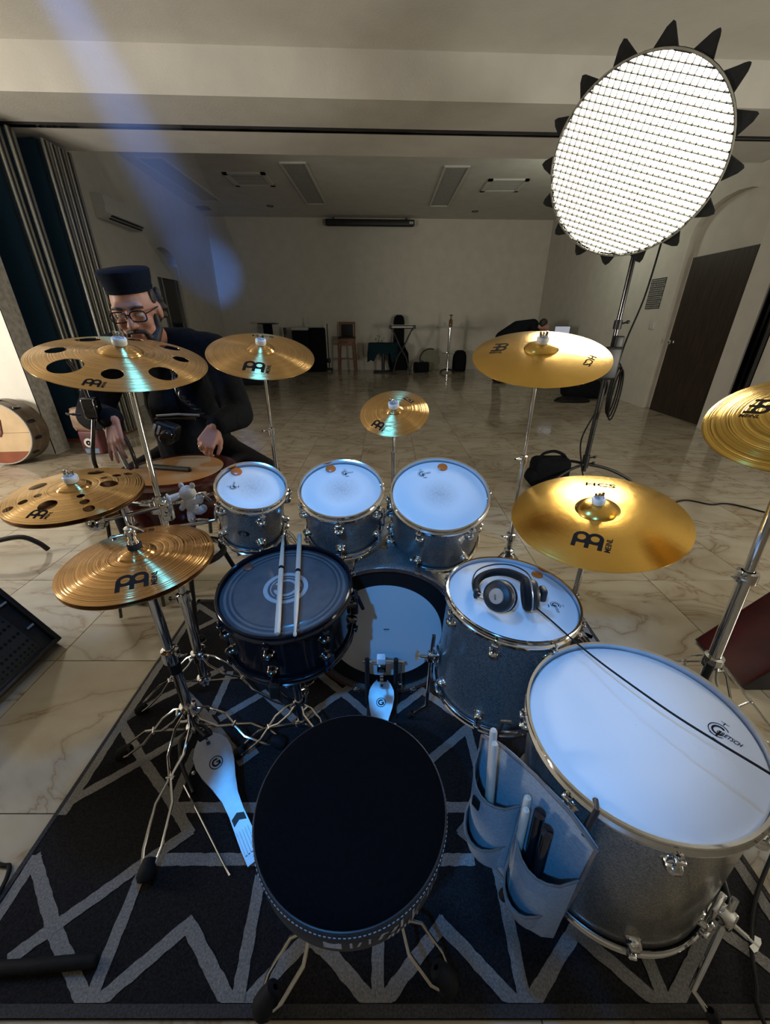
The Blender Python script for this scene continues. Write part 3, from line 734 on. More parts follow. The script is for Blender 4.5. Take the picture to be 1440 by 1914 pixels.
# splash holder: thin rod rising from the bass drum tom mount
o, M, z = CY['splash']; p = M @ Vector((0, 0, 0))
t = thing('splash_holder', 'thin chrome rod holding the splash cymbal above the tom mount', 'stand', T(p.x, p.y, 0))
MB().tube([(0, 0, .75), (0, 0, p.z - .05)], .0065, 12).build('upper_rod', chrome, t)
MB().tube([(0, -.02, .535), (0, 0, .64), (0, 0, .80)], .010, 14).build('lower_rod', chrome, t)
mb = MB(); collar(mb, T(0, 0, p.z - .065), .006, .03); mb.build('tilter', chrome, t)
MB().tube([(0, 0, p.z - .05), t.matrix_basis.inverted() @ (M @ Vector((0, 0, .03)))], .004, 8).build('tilter_rod', chrome, t)
MB().lathe([(.0135, ztop(.127) - .012), (.0135, ztop(.127) - .0016), (.004, ztop(.127) - .0016)], 20, t.matrix_basis.inverted() @ M, True).build('felt', feltm, t)
toplock(t, M, ztop(.127))

# ================================================================== DRUMS
def hoop_prof(R, up=.011, dn=.016):
    """triple-flanged hoop section, z measured from the head"""
    return [(R + .002, up), (R + .0075, up + .0016), (R + .009, up), (R + .0055, up - .002), (R + .0045, -.003), (R + .0105, -.006), (R + .011, -.009),
            (R + .0075, -.010), (R + .0078, -dn), (R + .0055, -dn), (R + .0045, -.011), (R + .002, -.004), (R + .002, up)]
def lug_mesh(mb, M, s=1.0):
    mb.lathe([(.0005, .022), (.006, .021), (.0095, .016), (.011, .009), (.011, .003), (.013, .0)], 16, M @ Matrix.Diagonal((.95 * s, 1.35 * s, s, 1)))
def drum(name, label, c, n, R, depth, nl, shellmat, hoopmat, headmat, lugs_low=True, lugrot=0.0, badge=None, short=False, cat='drum', group=None, lugmat=None):
    lugmat = lugmat or chrome
    M = frame(c, (n[0], n[1], 1))
    t = thing(name, label, cat, M, group)
    D = depth
    MB().lathe([(R, -.008), (R, -D + .008), (R - .007, -D + .008), (R - .007, -.008), (R, -.008)], 72).build('shell', shellmat, t)
    MB().lathe([(.0005, 0), (R * .5, 0), (R - .004, 0), (R + .001, -.004), (R + .0025, -.010)], 72).build('drum_head', headmat, t)
    MB().lathe([(.0005, -D), (R - .004, -D), (R + .001, -D + .004), (R + .0025, -D + .01)], 72).build('bottom_head', clearhead, t)
    hp = hoop_prof(R)
    for nm, f in (('top_hoop', lambda z: z), ('bottom_hoop', lambda z: -D - z)):
        mb = MB().lathe([(r, f(z)) for r, z in hp], 84)
        for i in range(nl):
            a = lugrot + 2 * PI * i / nl
            mb.box((R + .0135, 0, f(-.0145)), (.017, .017, .006), RZ(a), .003)
        mb.build(nm, hoopmat, t)
    tilt = .042 if not short else .03
    for i in range(nl):
        a = lugrot + 2 * PI * i / nl
        for up in (0, 1):
            zc = -tilt - .008 if up == 0 else -D + tilt + .008
            if not lugs_low and up: continue
            mb = MB(); lug_mesh(mb, RZ(a) @ T(R - .001, 0, zc) @ RY(PI / 2)); lo = mb.build('lug', lugmat, t)
            r_ = MB().tube([(R + .0145, 0, zc + (.0 if up == 0 else 0)), (R + .0145, 0, -.008 if up == 0 else -D + .008)], .0028, 8, RZ(a))
            zz_ = -.009 if up == 0 else -D + .009
            r_.lathe([(.0035, 0), (.0035, .011), (.002, .0125), (.0005, .0125)], 8, RZ(a) @ T(R + .0145, 0, zz_ if up == 0 else zz_) @ (Matrix.Identity(4) if up == 0 else RX(PI)))
            r_.build('tension_rod', lugmat, t)
    if badge is not None:
        Mb = RZ(badge) @ T(R, 0, -D * .55) @ RY(PI / 2)
        mb = MB().lathe([(.016, 0), (.016, .001), (.0145, .0018), (.0005, .0018)], 28, Mb @ Matrix.Diagonal((.75, 1.15, 1, 1))); bo = mb.build('badge', dchrome, t)
        decal('badge_print', xf(G_RING, 0, 0, .009), lambda x, y: .0022, foil, bo, Mb)
    return t, M
def gretsch(parent, x, y, s, rot):
    """round script-G mark with the maker's name running through it, as printed on the heads"""
    sh = join2d(ring2d(0, 0, .95, .86, 30, 40, 320), ring2d(.02, 0, .66, .46, 26, 55, 330), rect2d(.1, -.95, .28, .05, 3), rect2d(-.45, -.95, .2, -.86, 1),
                xf(text2d('GRETSCH', .3), 1.05, -.28, .72, .12, .72), rect2d(.1, -1.5, 1.0, -1.32, 1), rect2d(-.06, 1.05, .02, 1.5, 1), rect2d(-.4, 1.4, .4, 1.46, 1))
    decal('maker_print', xf(sh, x, y, s, rot), lambda a, b: 0.0, inkm, parent, None, .0006)
def gel(M, x, y, label, r=.0175, mat=orange):
    g = MB().lathe([(.0005, .0045), (r * .7, .0044), (r * .95, .003), (r, .0002), (r, .0)], 28).build('damper_pad', mat); g.matrix_basis = M @ T(x, y, .0003)
    tag(g, label, 'pad', 'orange gel damper pads')

t8, M8 = drum('rack_tom', 'smallest silver sparkle rack tom, beside the white plush toy', (-.42, 1.142, .78), (.247, -.363), .1016, .198, 5, sparkle, chrome, coated, lugrot=rad(-62), badge=rad(-92), group='silver sparkle toms')
gretsch(t8, -.055, -.014, .0112, PI / 2); gel(M8, -.062, .058, 'orange gel pad stuck on the smallest rack tom')
t10, M10 = drum('rack_tom', 'middle-sized silver sparkle rack tom, left of the splash cymbal rod', (-.14, 1.155, .768), (.023, -.381), .127, .186, 6, sparkle, chrome, coated, lugrot=rad(-90), group='silver sparkle toms')
gretsch(t10, .006, .078, .0125, .12); gel(M10, -.043, .097, 'orange gel pad stuck on the middle rack tom')
t12, M12 = drum('rack_tom', 'largest silver sparkle rack tom, over the right of the bass drum', (.177, 1.166, .747), (-.02, -.459), .1524, .222, 6, sparkle, chrome, coated, lugrot=rad(-57), group='silver sparkle toms')
gretsch(t12, -.052, .092, .0140, .15); gel(M12, .021, .122, 'orange gel pad stuck on the largest rack tom')
t14, M14 = drum('floor_tom', 'smaller silver sparkle floor tom with the headphones on its head', (.36, .895, .545), (.043, -.024), .1778, .342, 8, sparkle, chrome, coated_clean, lugrot=rad(-72), group='silver sparkle floor toms')
gretsch(t14, .116, -.030, .0145, rad(-100)); gel(M14, .112, .108, 'orange gel pad beside the headphones on the floor tom')
t16, M16 = drum('floor_tom', 'largest silver sparkle floor tom at the lower right, stick bag on its side', (.511, .524, .513), (-.107, -.023), .2032, .44, 8, sparkle, chrome, coated_clean, lugrot=rad(-103), group='silver sparkle floor toms')
gretsch(t16, .145, -.022, .0175, rad(-62))
sn, MS = drum('snare_drum', 'black lacquered snare drum with smoky head, two sticks across it', (-.279, .894, .577), (.01, -.11), .1778, .165, 8, bgloss, bgloss, clearhead, lugrot=rad(-93), lugmat=dchrome)
gel(MS, -.130, .084, 'dull dark orange gel pad on the smoky snare drum head', .0155, noisy('dull_orange_gel', (0.15, 0.045, 0.02), 0.4))
zf0 = lambda a, b: 0.0
sh = join2d(ring2d(0, 0, .062, .050, 44), ring2d(0, 0, .043, .0405, 14, 5, 115), ring2d(0, 0, .043, .0405, 14, 125, 235), ring2d(0, 0, .043, .0405, 14, 245, 355), ring2d(0, 0, .034, .0255, 16, 20, 160), ring2d(0, 0, .034, .0255, 16, 200, 340))
decal('centre_ring_print', sh, zf0, greyink, sn, None, .0006)
decal('edge_ring', join2d(ring2d(0, 0, .152, .146, 60)), zf0, noisy('smoky_ring', (.10, .105, .115), .3), sn, None, .0005)
decal('edge_ring', join2d(ring2d(0, 0, .166, .159, 60)), zf0, MATS['smoky_ring'], sn, None, .0005)
decal('dot_film', join2d(ring2d(0, 0, .140, .0005, 60)), zf0, noisy('smoky_film', (.075, .08, .09), .25), sn, None, .0003)
# throw-off
mb = MB().box((.1778 + .012, 0, -.07), (.022, .04, .07), RZ(rad(5)), .006); mb.tube([(.20, 0, -.05), (.215, 0, -.1)], .006, 10, RZ(rad(5))); mb.build('throw_off', black, sn)
mb = MB().box((.1778 + .006, 0, -.155), (.006, .03, .05), RZ(rad(-45)), .003); mb.build('snare_strap', noisy('blue_strap', (.01, .05, .22), .5), sn)

# tom mount hardware on the bass drum
tm = thing('tom_mount', 'chrome double tom mount standing on the bass drum between two toms', 'mount', T(.03, 1.25, .53))
MB().tube([(0, 0, -.03), (0, 0, .20)], .0115, 16).build('post', chrome, tm)
mb = MB().box((0, 0, 0), (.06, .05, .018), None, .008); mb.build('base_plate', chrome, tm)
mb = MB().box((0, 0, .12), (.05, .04, .05), None, .010); mb.box((0, -.015, .06), (.035, .03, .04), None, .008); wingscrew(mb, frame((0, -.035, .12), (.1, -1, .2)), .035); wingscrew(mb, frame((.02, -.02, .07), (.8, -.6, .2)), .03); mb.build('clamp', chrome, tm)
for s in (-1, 1):
    mb = MB().tube([(0, 0, .12), (s * .022, -.03, .125), (s * .034, -.055, .12)], .0065, 12); mb.box((s * .040, -.06, .12), (.018, .03, .06), None, .005); mb.build('l_rod', chrome, tm)
# bracket that carries the smallest tom from the holed cymbal's stand
br = thing('tom_bracket', 'chrome bracket arm joining the smallest rack tom to its stand', 'mount', T(-.545, 1.13, .70))
mb = MB().tube([(-.16, -.06, -.03), (-.04, -.02, -.03), (-.005, 0, -.03), (0, 0, .0), (.012, 0, .03)], .006, 12); mb.build('l_rod', chrome, br)
mb = MB().box((.022, 0, .0), (.022, .035, .065), None, .006); wingscrew(mb, frame((.0, -.02, .05), (-.3, -.6, .9)), .045); wingscrew(mb, frame((-.02, -.02, -.02), (-.8, -.5, .3)), .05); mb.build('clamp', chrome, br)

# ---- bass drum
KR = .254
KM = frame((0.0, 1.035, .279), (0, -1, .045))
kd = thing('bass_drum', 'silver sparkle bass drum with dark red hoops behind the snare drum', 'drum', KM)
MB().lathe([(KR, -.02), (KR, -.44), (KR - .008, -.44), (KR - .008, -.02), (KR, -.02)], 96).build('shell', sparkle, kd)
for nm, z0 in (('batter_hoop', -.02), ('front_hoop', -.475)):
    MB().lathe([(KR + .004, z0 + .036), (KR + .016, z0 + .036), (KR + .018, z0 + .033), (KR + .018, z0 + .003), (KR + .016, z0), (KR + .004, z0), (KR + .004, z0 + .036)], 96).build(nm, sparkle, kd)
MB().lathe([(KR + .005, .0165), (KR + .0165, .0165)], 96).build('hoop_edge', noisy('dark_red_hoop', (.135, .060, .045), .2, 0, 8, .3), kd)
MB().lathe([(.0005, 0), (.17, 0), (KR - .004, 0), (KR + .003, -.006)], 96).build('batter_head', coated_clean, kd)
MB().lathe([(.0005, -.46), (.17, -.46), (KR + .003, -.455)], 96).build('front_head', clearhead, kd)
decal('muffle_ring', ring2d(0, 0, KR - .003, .196, 72), zf0, noisy('black_muffle_film', (.006, .006, .008), .5), kd, None, .0008)
decal('head_print', join2d(rect2d(-.010, -.0018, .010, .0018, 1), rect2d(-.008, -.0068, .008, -.0058, 1)), zf0, inkm, kd, KM.inverted() @ T(0, 0, 0) @ KM @ T(.005, .015, 0), .0006)
for i in range(8):
    a = rad(22.5 + 45 * i); cl = MB()
    cl.box((KR + .014, 0, .002), (.016, .022, .034), RZ(a), .004); cl.tube([(KR + .02, 0, .012), (KR + .02, 0, -.085)], .003, 8, RZ(a))
    cl.tube([(KR + .02, -.014, .020), (KR + .02, .014, .020)], .003, 8, RZ(a)); cl.build('claw_hook', chrome, kd)
    lg = MB(); lug_mesh(lg, RZ(a) @ T(KR - .001, 0, -.10) @ RY(PI / 2), 1.1); lg.build('lug', chrome, kd)
gm = MB().lathe([(.004, .001), (.009, .002), (.012, .001), (.012, -.001)], 20, RZ(PI / 2) @ T(KR, .0, -.15) @ RY(PI / 2)); gm.build('vent_grommet', noisy('brass_grommet', (.5, .36, .14), .3, 1), kd)
for s in (-1, 1):
    sp = MB().tube([(s * .235, -.10, -.33), (s * .30, -.19, -.40), (s * .34, -.278, -.44)], .007, 10); sp.box((s * .225, -.10, -.33), (.03, .04, .04), None, .006); sp.build('spur', chrome, kd)

# ---- bass drum pedal
pd = thing('bass_drum_pedal', 'bass drum pedal with grey footboard clamped to the bass drum hoop', 'pedal', T(-.012, .93, .010))
MB().box((0, -.10, .006), (.105, .33, .008), None, .003).build('base_plate', black, pd)
def footboard(t, toe, heel, wmax, name='footboard', mat=greymetal):
    """paddle-shaped footboard from toe (raised) to heel, in the pedal's frame"""
    toe = Vector(toe); heel = Vector(heel); L = (heel - toe).length
    M = frame(toe, (toe - heel).cross(Vector((1, 0, 0))) if False else Vector((0, 0, 1)), (1, 0, 0))
    y = (toe - heel).normalized(); x = Vector((0, 0, 1)).cross(y) * -1; x.normalize(); z = x.cross(y)
    M = Matrix(((x.x, y.x, z.x, heel.x), (x.y, y.y, z.y, heel.y), (x.z, y.z, z.z, heel.z), (0, 0, 0, 1)))
    pr = [(0, .40), (.10, .42), (.22, .40), (.34, .37), (.46, .42), (.58, .62), (.70, .88), (.80, 1.0), (.88, .96), (.95, .72), (.985, .50), (1.0, .42)]
    out = [(w_ * wmax / 2, q * L) for q, w_ in pr] + [(.18 * wmax, L * .975), (-.18 * wmax, L * .975)] + [(-w_ * wmax / 2, q * L) for q, w_ in pr[::-1]]
    fb = MB().prism(out, -.003, .004, M).build(name, mat, t)
    s = wmax * .18
    decal('round_g_print', xf(G_RING, 0, L * .75, s), zf0, inkm, fb, M, .0046)
    rb = MB()
    for i in range(5): rb.box((-wmax * .14 + i * wmax * .07, L * .14, .006), (.004, L * .16, .004), M)
    rb.build('heel_ribs', mat, fb)
    bl = MB(); bl.box((0, L * .93, .0055), (wmax * .09, wmax * .09, .003), M); bl.lathe([(.003, .004), (.003, .007), (.001, .007)], 8, M @ T(0, L * .965, 0)); bl.build('toe_bolts', black, fb)
    hp = [(.40 * wmax * math.cos(a), .20 * L + .08 * L * math.sin(a)) for a in [PI * i / 10 for i in range(11)]]
    MB().prism([(.16 * wmax, .26 * L), (.16 * wmax, .31 * L), (0, .335 * L), (-.16 * wmax, .31 * L), (-.16 * wmax, .26 * L), (0, .285 * L)], .004, .0048, M).build('heel_joint', black, fb)
    return M
footboard(pd, (.002, .055, .095), (-.012, -.255, .020), .088)
MB().tube([(-.050, .03, .006), (-.050, .062, .19)], .0085, 12).build('post', black, pd)
MB().tube([(.050, .03, .006), (.050, .062, .19)], .0085, 12).build('post', black, pd)
MB().tube([(-.065, .062, .178), (.078, .062, .178)], .0055, 12).build('axle', chrome, pd)
mb = MB().lathe([(.018, -.012), (.018, .012)], 24, T(0, .062, .178) @ RY(PI / 2), True, True); mb.box((0, .045, .172), (.03, .03, .035), None, .006); mb.build('cam', dchrome, pd)
ch = MB()
for i in range(6): ch.tube([(-.006, .045 - .002 * i, .16 - .014 * i), (.006, .045 - .002 * i, .16 - .014 * i)], .004, 8)
ch.build('chain', chrome, pd)
mb = MB().tube([(0, .062, .178), (0, .010, .245)], .0035, 8); bt = mb.build('beater_rod', chrome, pd)
MB().box((0, .006, .248), (.028, .024, .026), RX(rad(0)), .003).build('beater', whitepl, bt)
sp = MB().tube([(.066, .062, .175), (.066, .055, .05)], .0055, 10); sp.lathe([(.008, 0), (.008, .02)], 14, T(.066, .056, .06), True, True); sp.build('spring', chrome, pd)
mb = MB().box((0, .075, .012), (.07, .05, .02), None, .004); mb.build('hoop_clamp', black, pd)
for s in (-1, 1): MB().ell((s * .046, -.055, .012), (.004, .004, .003)).build('bolt', whitepl, pd)

# ---- hi-hat stand
hx, hy = -.631, .850
hh = thing('hi_hat_stand', 'chrome hi-hat stand with a blue-lit grey footboard at the left', 'stand', T(hx, hy, 0))
MB().tube([(0, 0, .03), (0, 0, .37)], .0155, 18).build('lower_tube', chrome, hh)
MB().tube([(0, 0, .36), (0, -.002, .655)], .0135, 18).build('upper_tube', chrome, hh)
mb = MB(); collar(mb, T(0, 0, .345), .0155, .045); wingscrew(mb, frame((0, 0, .37), (.85, -.3, .2)) @ T(0, 0, .018), .035); mb.build('clamp', chrome, hh)
MB().lathe([(.0155, .30), (.017, .30), (.017, .335), (.0155, .335)], 18).build('rubber_sleeve', rubber, hh)
MB().tube([(0, 0, .60), (0, -.003, .845)], .0042, 10).build('pull_rod', chrome, hh)
mb = MB(); z0 = .702 + ztop(.178); mb.lathe([(.010, z0 + .012), (.013, z0 + .014), (.013, z0 + .020), (.0095, z0 + .024), (.0095, z0 + .034), (.0125, z0 + .037), (.0125, z0 + .057), (.008, z0 + .060), (.001, z0 + .060)], 24, T(0, -.003, 0))
wingscrew(mb, frame((.008, -.012, z0 + .05), (.75, -.3, .5)), .03); wingscrew(mb, frame((-.008, -.012, z0 + .04), (-.7, -.6, .1)), .03); mb.build('clutch', chrome, hh)
MB().lathe([(.001, z0), (.0165, z0), (.0165, z0 + .012), (.001, z0 + .012)], 24, T(0, -.003, 0)).build('felt', feltm, hh)
MB().lathe([(.013, .640), (.022, .645), (.022, .655), (.001, .657)], 24, T(0, -.002, 0)).build('cymbal_seat', chrome, hh)
mb = MB(); collar(mb, T(0, 0, .115), .0155, .04); mb.tube([(0, 0, .13), (.035, -.03, .135)], .007, 8); mb.build('leg_collar', chrome, hh)
mb = MB(); collar(mb, T(0, 0, .030), .0155, .025); mb.build('lower_collar', chrome, hh)
for fx, fy in ((-.20, -.085), (.045, -.385), (.30, -.045)):
    d = Vector((fx, fy, 0)).normalized() * .024
    dleg(hh, Vector((0, 0, .135)) + d, (fx, fy, .028), .022, Vector((0, 0, .045)) + d * .8, chrome, 1.25, .004)
fr = MB()
for s in (-1, 1):
    px = Vector((.62, .54, 0)) * s * .05                              # sideways of the pedal direction
    fr.tube([(0, 0, .05), Vector((.01, -.03, .055)) + px * .9, Vector((.05, -.08, .035)) + px * 1.3, Vector((.10, -.13, .016)) + px * 1.4, Vector((.115, -.15, .016)) + px * 1.35], .006, 10, None, False, 4)
fr.build('pedal_frame', black, hh)
MB().tube([(.035, -.165, .014), (.245, -.375, .014)], .0028, 8).build('heel_rod', chrome, hh)
FM = footboard(hh, (.075, -.068, .095), (.305, -.350, .026), .105)
MB().tube([(.075, -.068, .095), (.03, -.03, .075), (0, 0, .06)], .005, 8).build('chain', black, hh)
MB().ell((.052, -.135, .02), (.008, .008, .010)).build('spring_bolt', chrome, hh)

# ---- snare stand
ss = thing('snare_stand', 'chrome snare drum stand half hidden under the black snare', 'stand', T(-.279, .87, 0))
MB().tube([(0, 0, .03), (0, 0, .26)], .0125, 16).build('lower_tube', chrome, ss)
MB().tube([(0, 0, .24), (0, .004, .375)], .0095, 16).build('upper_tube', chrome, ss)
mb = MB(); collar(mb, T(0, 0, .235), .0125, .035); wingscrew(mb, frame((0, 0, .25), (-.7, -.7, .1)) @ T(0, 0, .014), .03); mb.build('clamp', chrome, ss)
mb = MB(); collar(mb, T(0, 0, .035), .0125, .02); mb.build('lower_collar', chrome, ss)
mb = MB(); collar(mb, T(0, 0, .12), .0125, .03); wingscrew(mb, frame((0, 0, .10), (.8, -.5, .1)) @ T(0, 0, .012), .03); mb.build('leg_collar', chrome, ss)
mb = MB(); mb.ell((0, .005, .38), (.018, .018, .015)); mb.build('ball_joint', chrome, ss)
for a in (rad(30), rad(150), rad(270)):
    e = Vector((math.cos(a), math.sin(a), 0))
    ar = MB().tube([Vector((0, .005, .38)) + e * .012, Vector((0, .005, .392)) + e * .10, Vector((0, .01, .398)) + e * .188], .006, 8); ao = ar.build('basket_arm', chrome, ss)
    MB().box((.192, 0, .012), (.014, .026, .045), T(0, .01, .398) @ RZ(a), .005).build('rubber_grip', rubber, ao)
for fx, fy in ((.17, -.13), (-.19, -.10), (.0, .21)):
    d = Vector((fx, fy, 0)).normalized() * .018
    dleg(ss, Vector((0, 0, .135)) + d, (fx, fy, .022), .016, Vector((0, 0, .045)) + d)

# ================================================================== DRUM THRONE
th = thing('drum_throne', 'round black drum stool on double-braced chrome legs in front', 'stool', T(-.063, .418, 0))
SZ = .457; SR = .1725
MB().lathe([(.0005, SZ + .012), (SR * .5, SZ + .010), (SR * .8, SZ + .006), (SR * .95, SZ), (SR, SZ - .006), (SR, SZ - .010)], 96).build('seat_top', velvet, th)
MB().lathe([(SR - .001, SZ - .009), (SR + .004, SZ - .013), (SR + .006, SZ - .035), (SR + .003, SZ - .075), (SR - .006, SZ - .090), (SR - .03, SZ - .094), (.02, SZ - .094)], 96).build('seat_side', vinyl, th)
MB().tube([((SR + .002) * math.cos(2 * PI * i / 96), (SR + .002) * math.sin(2 * PI * i / 96), SZ - .010) for i in range(96)], .0022, 8, None, True).build('seat_piping', black, th)
stt = MB()
for i in range(150):
    a = 2 * PI * i / 150; stt.box((SR + .0055, 0, SZ - .019), (.0012, .0042, .0012), RZ(a))
stt.build('stitching', thread, th, 0)
def rimq(a, z, wd, hgt, slant=0.0, mb=None):
    r = SR + .0062
    c = []
    for da, dz in ((-wd, -hgt), (wd, -hgt), (wd, hgt), (-wd, hgt)):
        aa = a + (da + slant * dz / hgt * .5) / r; c.append((r * math.cos(aa), r * math.sin(aa), z + dz))
    mb.add(c, [(0, 1, 2, 3)])
lt = MB()
for a_, z_, w_, h_, sl in ((-95, -.045, .014, .010, 0), (-86, -.044, .002, .009, 0), (-82, -.044, .002, .007, .004), (-77, -.043, .0016, .009, 0), (-71, -.042, .003, .008, .006), (-69, -.038, .005, .0015, 0),
                           (-64, -.042, .004, .006, .006), (-60, -.040, .0022, .012, 0), (-53, -.040, .0022, .012, 0), (-49, -.038, .0012, .014, .02), (-46, -.028, .006, .0022, 0), (-42, -.036, .0022, .012, .002), (-39, -.036, .0018, .010, .002), (-34, -.036, .003, .010, .004),
                           (-67, -.058, .002, .005, .004), (-65, -.058, .002, .005, 0), (-62, -.058, .002, .005, .003), (-58, -.058, .0015, .005, 0), (-55.5, -.058, .0018, .006, 0), (-53, -.058, .002, .006, .002), (-50, -.058, .0015, .006, 0)):
    rimq(rad(a_), SZ + z_, w_, h_, sl, lt)
lt.build('worn_lettering', foil, th, 0)
MB().lathe([(.02, SZ - .094), (.09, SZ - .096), (.09, SZ - .104), (.02, SZ - .106)], 40).build('seat_bracket', black, th)
MB().tube([(0, 0, .20), (0, 0, SZ - .10)], .0125, 16).build('post', chrome, th)
MB().tube([(0, 0, .05), (0, 0, .28)], .016, 16).build('base_tube', chrome, th)
mb = MB(); collar(mb, T(0, 0, .265), .016, .04); wingscrew(mb, frame((0, 0, .285), (-.3, -.9, .1)) @ T(0, 0, .018), .035); mb.build('clamp', chrome, th)
mb = MB(); collar(mb, T(0, 0, .215), .016, .03); mb.build('leg_collar', chrome, th)
mb = MB(); collar(mb, T(0, 0, .055), .016, .025); mb.build('lower_collar', chrome, th)
for fx, fy in ((-.18, -.155), (.195, -.125), (.03, .235)):
    d = Vector((fx, fy, 0)).normalized() * .022
    dleg(th, Vector((0, 0, .23)) + d, (fx, fy, .030), .026, Vector((0, 0, .07)) + d, chrome, 1.4, .0042)

# ================================================================== FLOOR TOM LEGS
def ft_leg(t, M, ang, R, D, zfloor=.014, kick=.05, up=.05, bendpt=None, footpt=None):
    """bracket on the shell and an angled leg that reaches the rug; modelled in world space, stored in the drum's frame"""
    Mi = M.inverted()
    c = M @ Vector((0, 0, -D * .72)); d = Vector((math.cos(ang), math.sin(ang), 0)); nrm = (M.to_3x3() @ Vector((0, 0, 1))).normalized()
    p = c + d * (R + .026)
    mb = MB(); Mb = Mi @ frame(c + d * (R + .004), nrm, d)
    mb.box((.004, 0, 0), (.012, .045, .060), Mb, .004); mb.box((.020, .0, .002), (.030, .028, .034), Mb, .005)
    wingscrew(mb, Mi @ frame(c + d * (R + .036), d * .9 + Vector((0, 0, .1))), .04); mb.build('leg_bracket', chrome, t)
    top = p + nrm * up; bend = Vector((p.x + d.x * .004, p.y + d.y * .004, .075)); ft = Vector((p.x + d.x * kick, p.y + d.y * kick, zfloor + .006))
    if bendpt: bend = Vector(bendpt); ft = Vector(footpt); top = p + (p - bend).normalized() * up
    lg = MB().tube([Mi @ top, Mi @ (p), Mi @ bend, Mi @ ft], .0062, 12); lo = lg.build('leg', chrome, t)
    MB().lathe([(.006, .02), (.011, .016), (.012, 0), (.010, -.006), (.0005, -.007)], 14, Mi @ frame(ft, (-d.x * .6, -d.y * .6, .8))).build('rubber_foot', rubber, lo)
ft_leg(t16, M16, rad(-57), .2032, .44, up=.045, bendpt=(.618, .285, .045), footpt=(.645, .250, .020))
ft_leg(t16, M16, rad(200), .2032, .44)
ft_leg(t16, M16, rad(70), .2032, .44)
ft_leg(t14, M14, rad(178), .1778, .342, kick=.06, up=.09)
ft_leg(t14, M14, rad(300), .1778, .342)
ft_leg(t14, M14, rad(60), .1778, .342)

# ================================================================== STICKS
def stick(name, label, a, b, mat=stickw, group=None, r=.0072, cat='drumstick', mallet=False):
    """drumstick with butt at a and tip at b"""
    a = Vector(a); b = Vector(b); M = frame(a, b - a); L = (b - a).length
    if mallet: prof = [(.0005, 0), (r, .002), (r * 1.02, L * .3), (r * .9, L * .55), (r * .9, L - .01), (.0005, L)]
    else: prof = [(.0005, 0), (r * .75, .001), (r, .006), (r, L * .62), (r * .8, L * .82), (r * .45, L * .955), (r * .40, L * .965), (r * .62, L * .978), (r * .62, L * .99), (r * .35, L * .998), (.0005, L)]
    o = MB().lathe(prof, 16).build(name, mat); o.matrix_basis = M
    tag(o, label, cat, group)
    return o
s1 = stick('drumstick', 'left of two drumsticks crossing the snare head, tip pointing away', (-.256, .706, .573 + .010), (-.333, 1.115, .622), group='drumsticks on the snare drum')
decal('stick_band', xf(rect2d(-.5, 0, .5, 1, 1), 0, 0, .001), zf0, inkm, s1)
s2 = stick('drumstick', 'right of two drumsticks crossing the snare head, butt pointing away', (-.280, 1.120, .622), (-.213, .700, .582), group='drumsticks on the snare drum')
for s_, q in ((s1, .56), (s2, .43)):
    MB().lathe([(.0074, .44 * q - .006), (.0076, .44 * q - .005), (.0076, .44 * q + .005), (.0074, .44 * q + .006)], 16).build('printed_band', inkm, s_)

# ================================================================== STICK BAG on the large floor tom
A_ = Vector((.232, .519, .47)); B_ = Vector((.340, .370, .47))
ux = (B_ - A_).normalized(); nx = Vector((ux.y, -ux.x, 0)); nx = nx if nx.x < 0 else -nx      # outward
mid = (A_ + B_) / 2
BM = Matrix(((ux.x, nx.x, 0, mid.x), (ux.y, nx.y, 0, mid.y), (0, 0, 1, 0), (0, 0, 0, 1)))      # local x along the bag, y outward, z up
bag = thing('stick_bag', 'grey canvas stick bag hanging on the large floor tom', 'bag', BM)
def sheet(pts, thick=.004):
    """panel from a grid of points (rows of equal length)"""
    mb = MB(); R_ = len(pts); C_ = len(pts[0])
    f = [Vector(p) for r in pts for p in r]; k_ = [p + Vector((0, -thick, 0)) for p in f]
    n = R_ * C_; mb.v = f + k_
    for i in range(R_ - 1):
        for j in range(C_ - 1):
            a, b, c, d = i * C_ + j, i * C_ + j + 1, (i + 1) * C_ + j + 1, (i + 1) * C_ + j
            mb.f += [[a, b, c, d], [n + d, n + c, n + b, n + a]]
    for i in range(R_ - 1):
        for j in (0, C_ - 1): a, d = i * C_ + j, (i + 1) * C_ + j; mb.f.append([a, d, n + d, n + a])
    for j in range(C_ - 1):
        for i in (0, R_ - 1): a, b = i * C_ + j, i * C_ + j + 1; mb.f.append([a, b, n + b, n + a])
    return mb
W2 = .125
rows = []
for i in range(9):
    z_ = .485 - .40 * i / 8; sag = (1, .99, .98, .97, .96, .95, .94, .9, .84)[i]
    rows.append([(W2 * sag * (-1 + 2 * j / 10), .006 * math.cos(1.3 * (-1 + 2 * j / 10)) - (.03 if False else 0), z_ + (-.035 * abs(-1 + 2 * j / 10) ** 3 if i == 0 else 0)) for j in range(11)])
sheet(rows).build('back_panel', bagfab, bag)
MB().tube([(-W2, .004, .45), (-W2 * .98, .006, .3), (-W2 * .93, .006, .16), (-W2 * .84, .006, .085), (0, .008, .08), (W2 * .84, .006, .085), (W2 * .93, .006, .16), (W2 * .98, .006, .3), (W2, .004, .45), (W2 * .6, .006, .478), (0, .006, .486), (-W2 * .6, .006, .478)], .004, 8, None, True).build('edge_piping', bagtrim, bag)
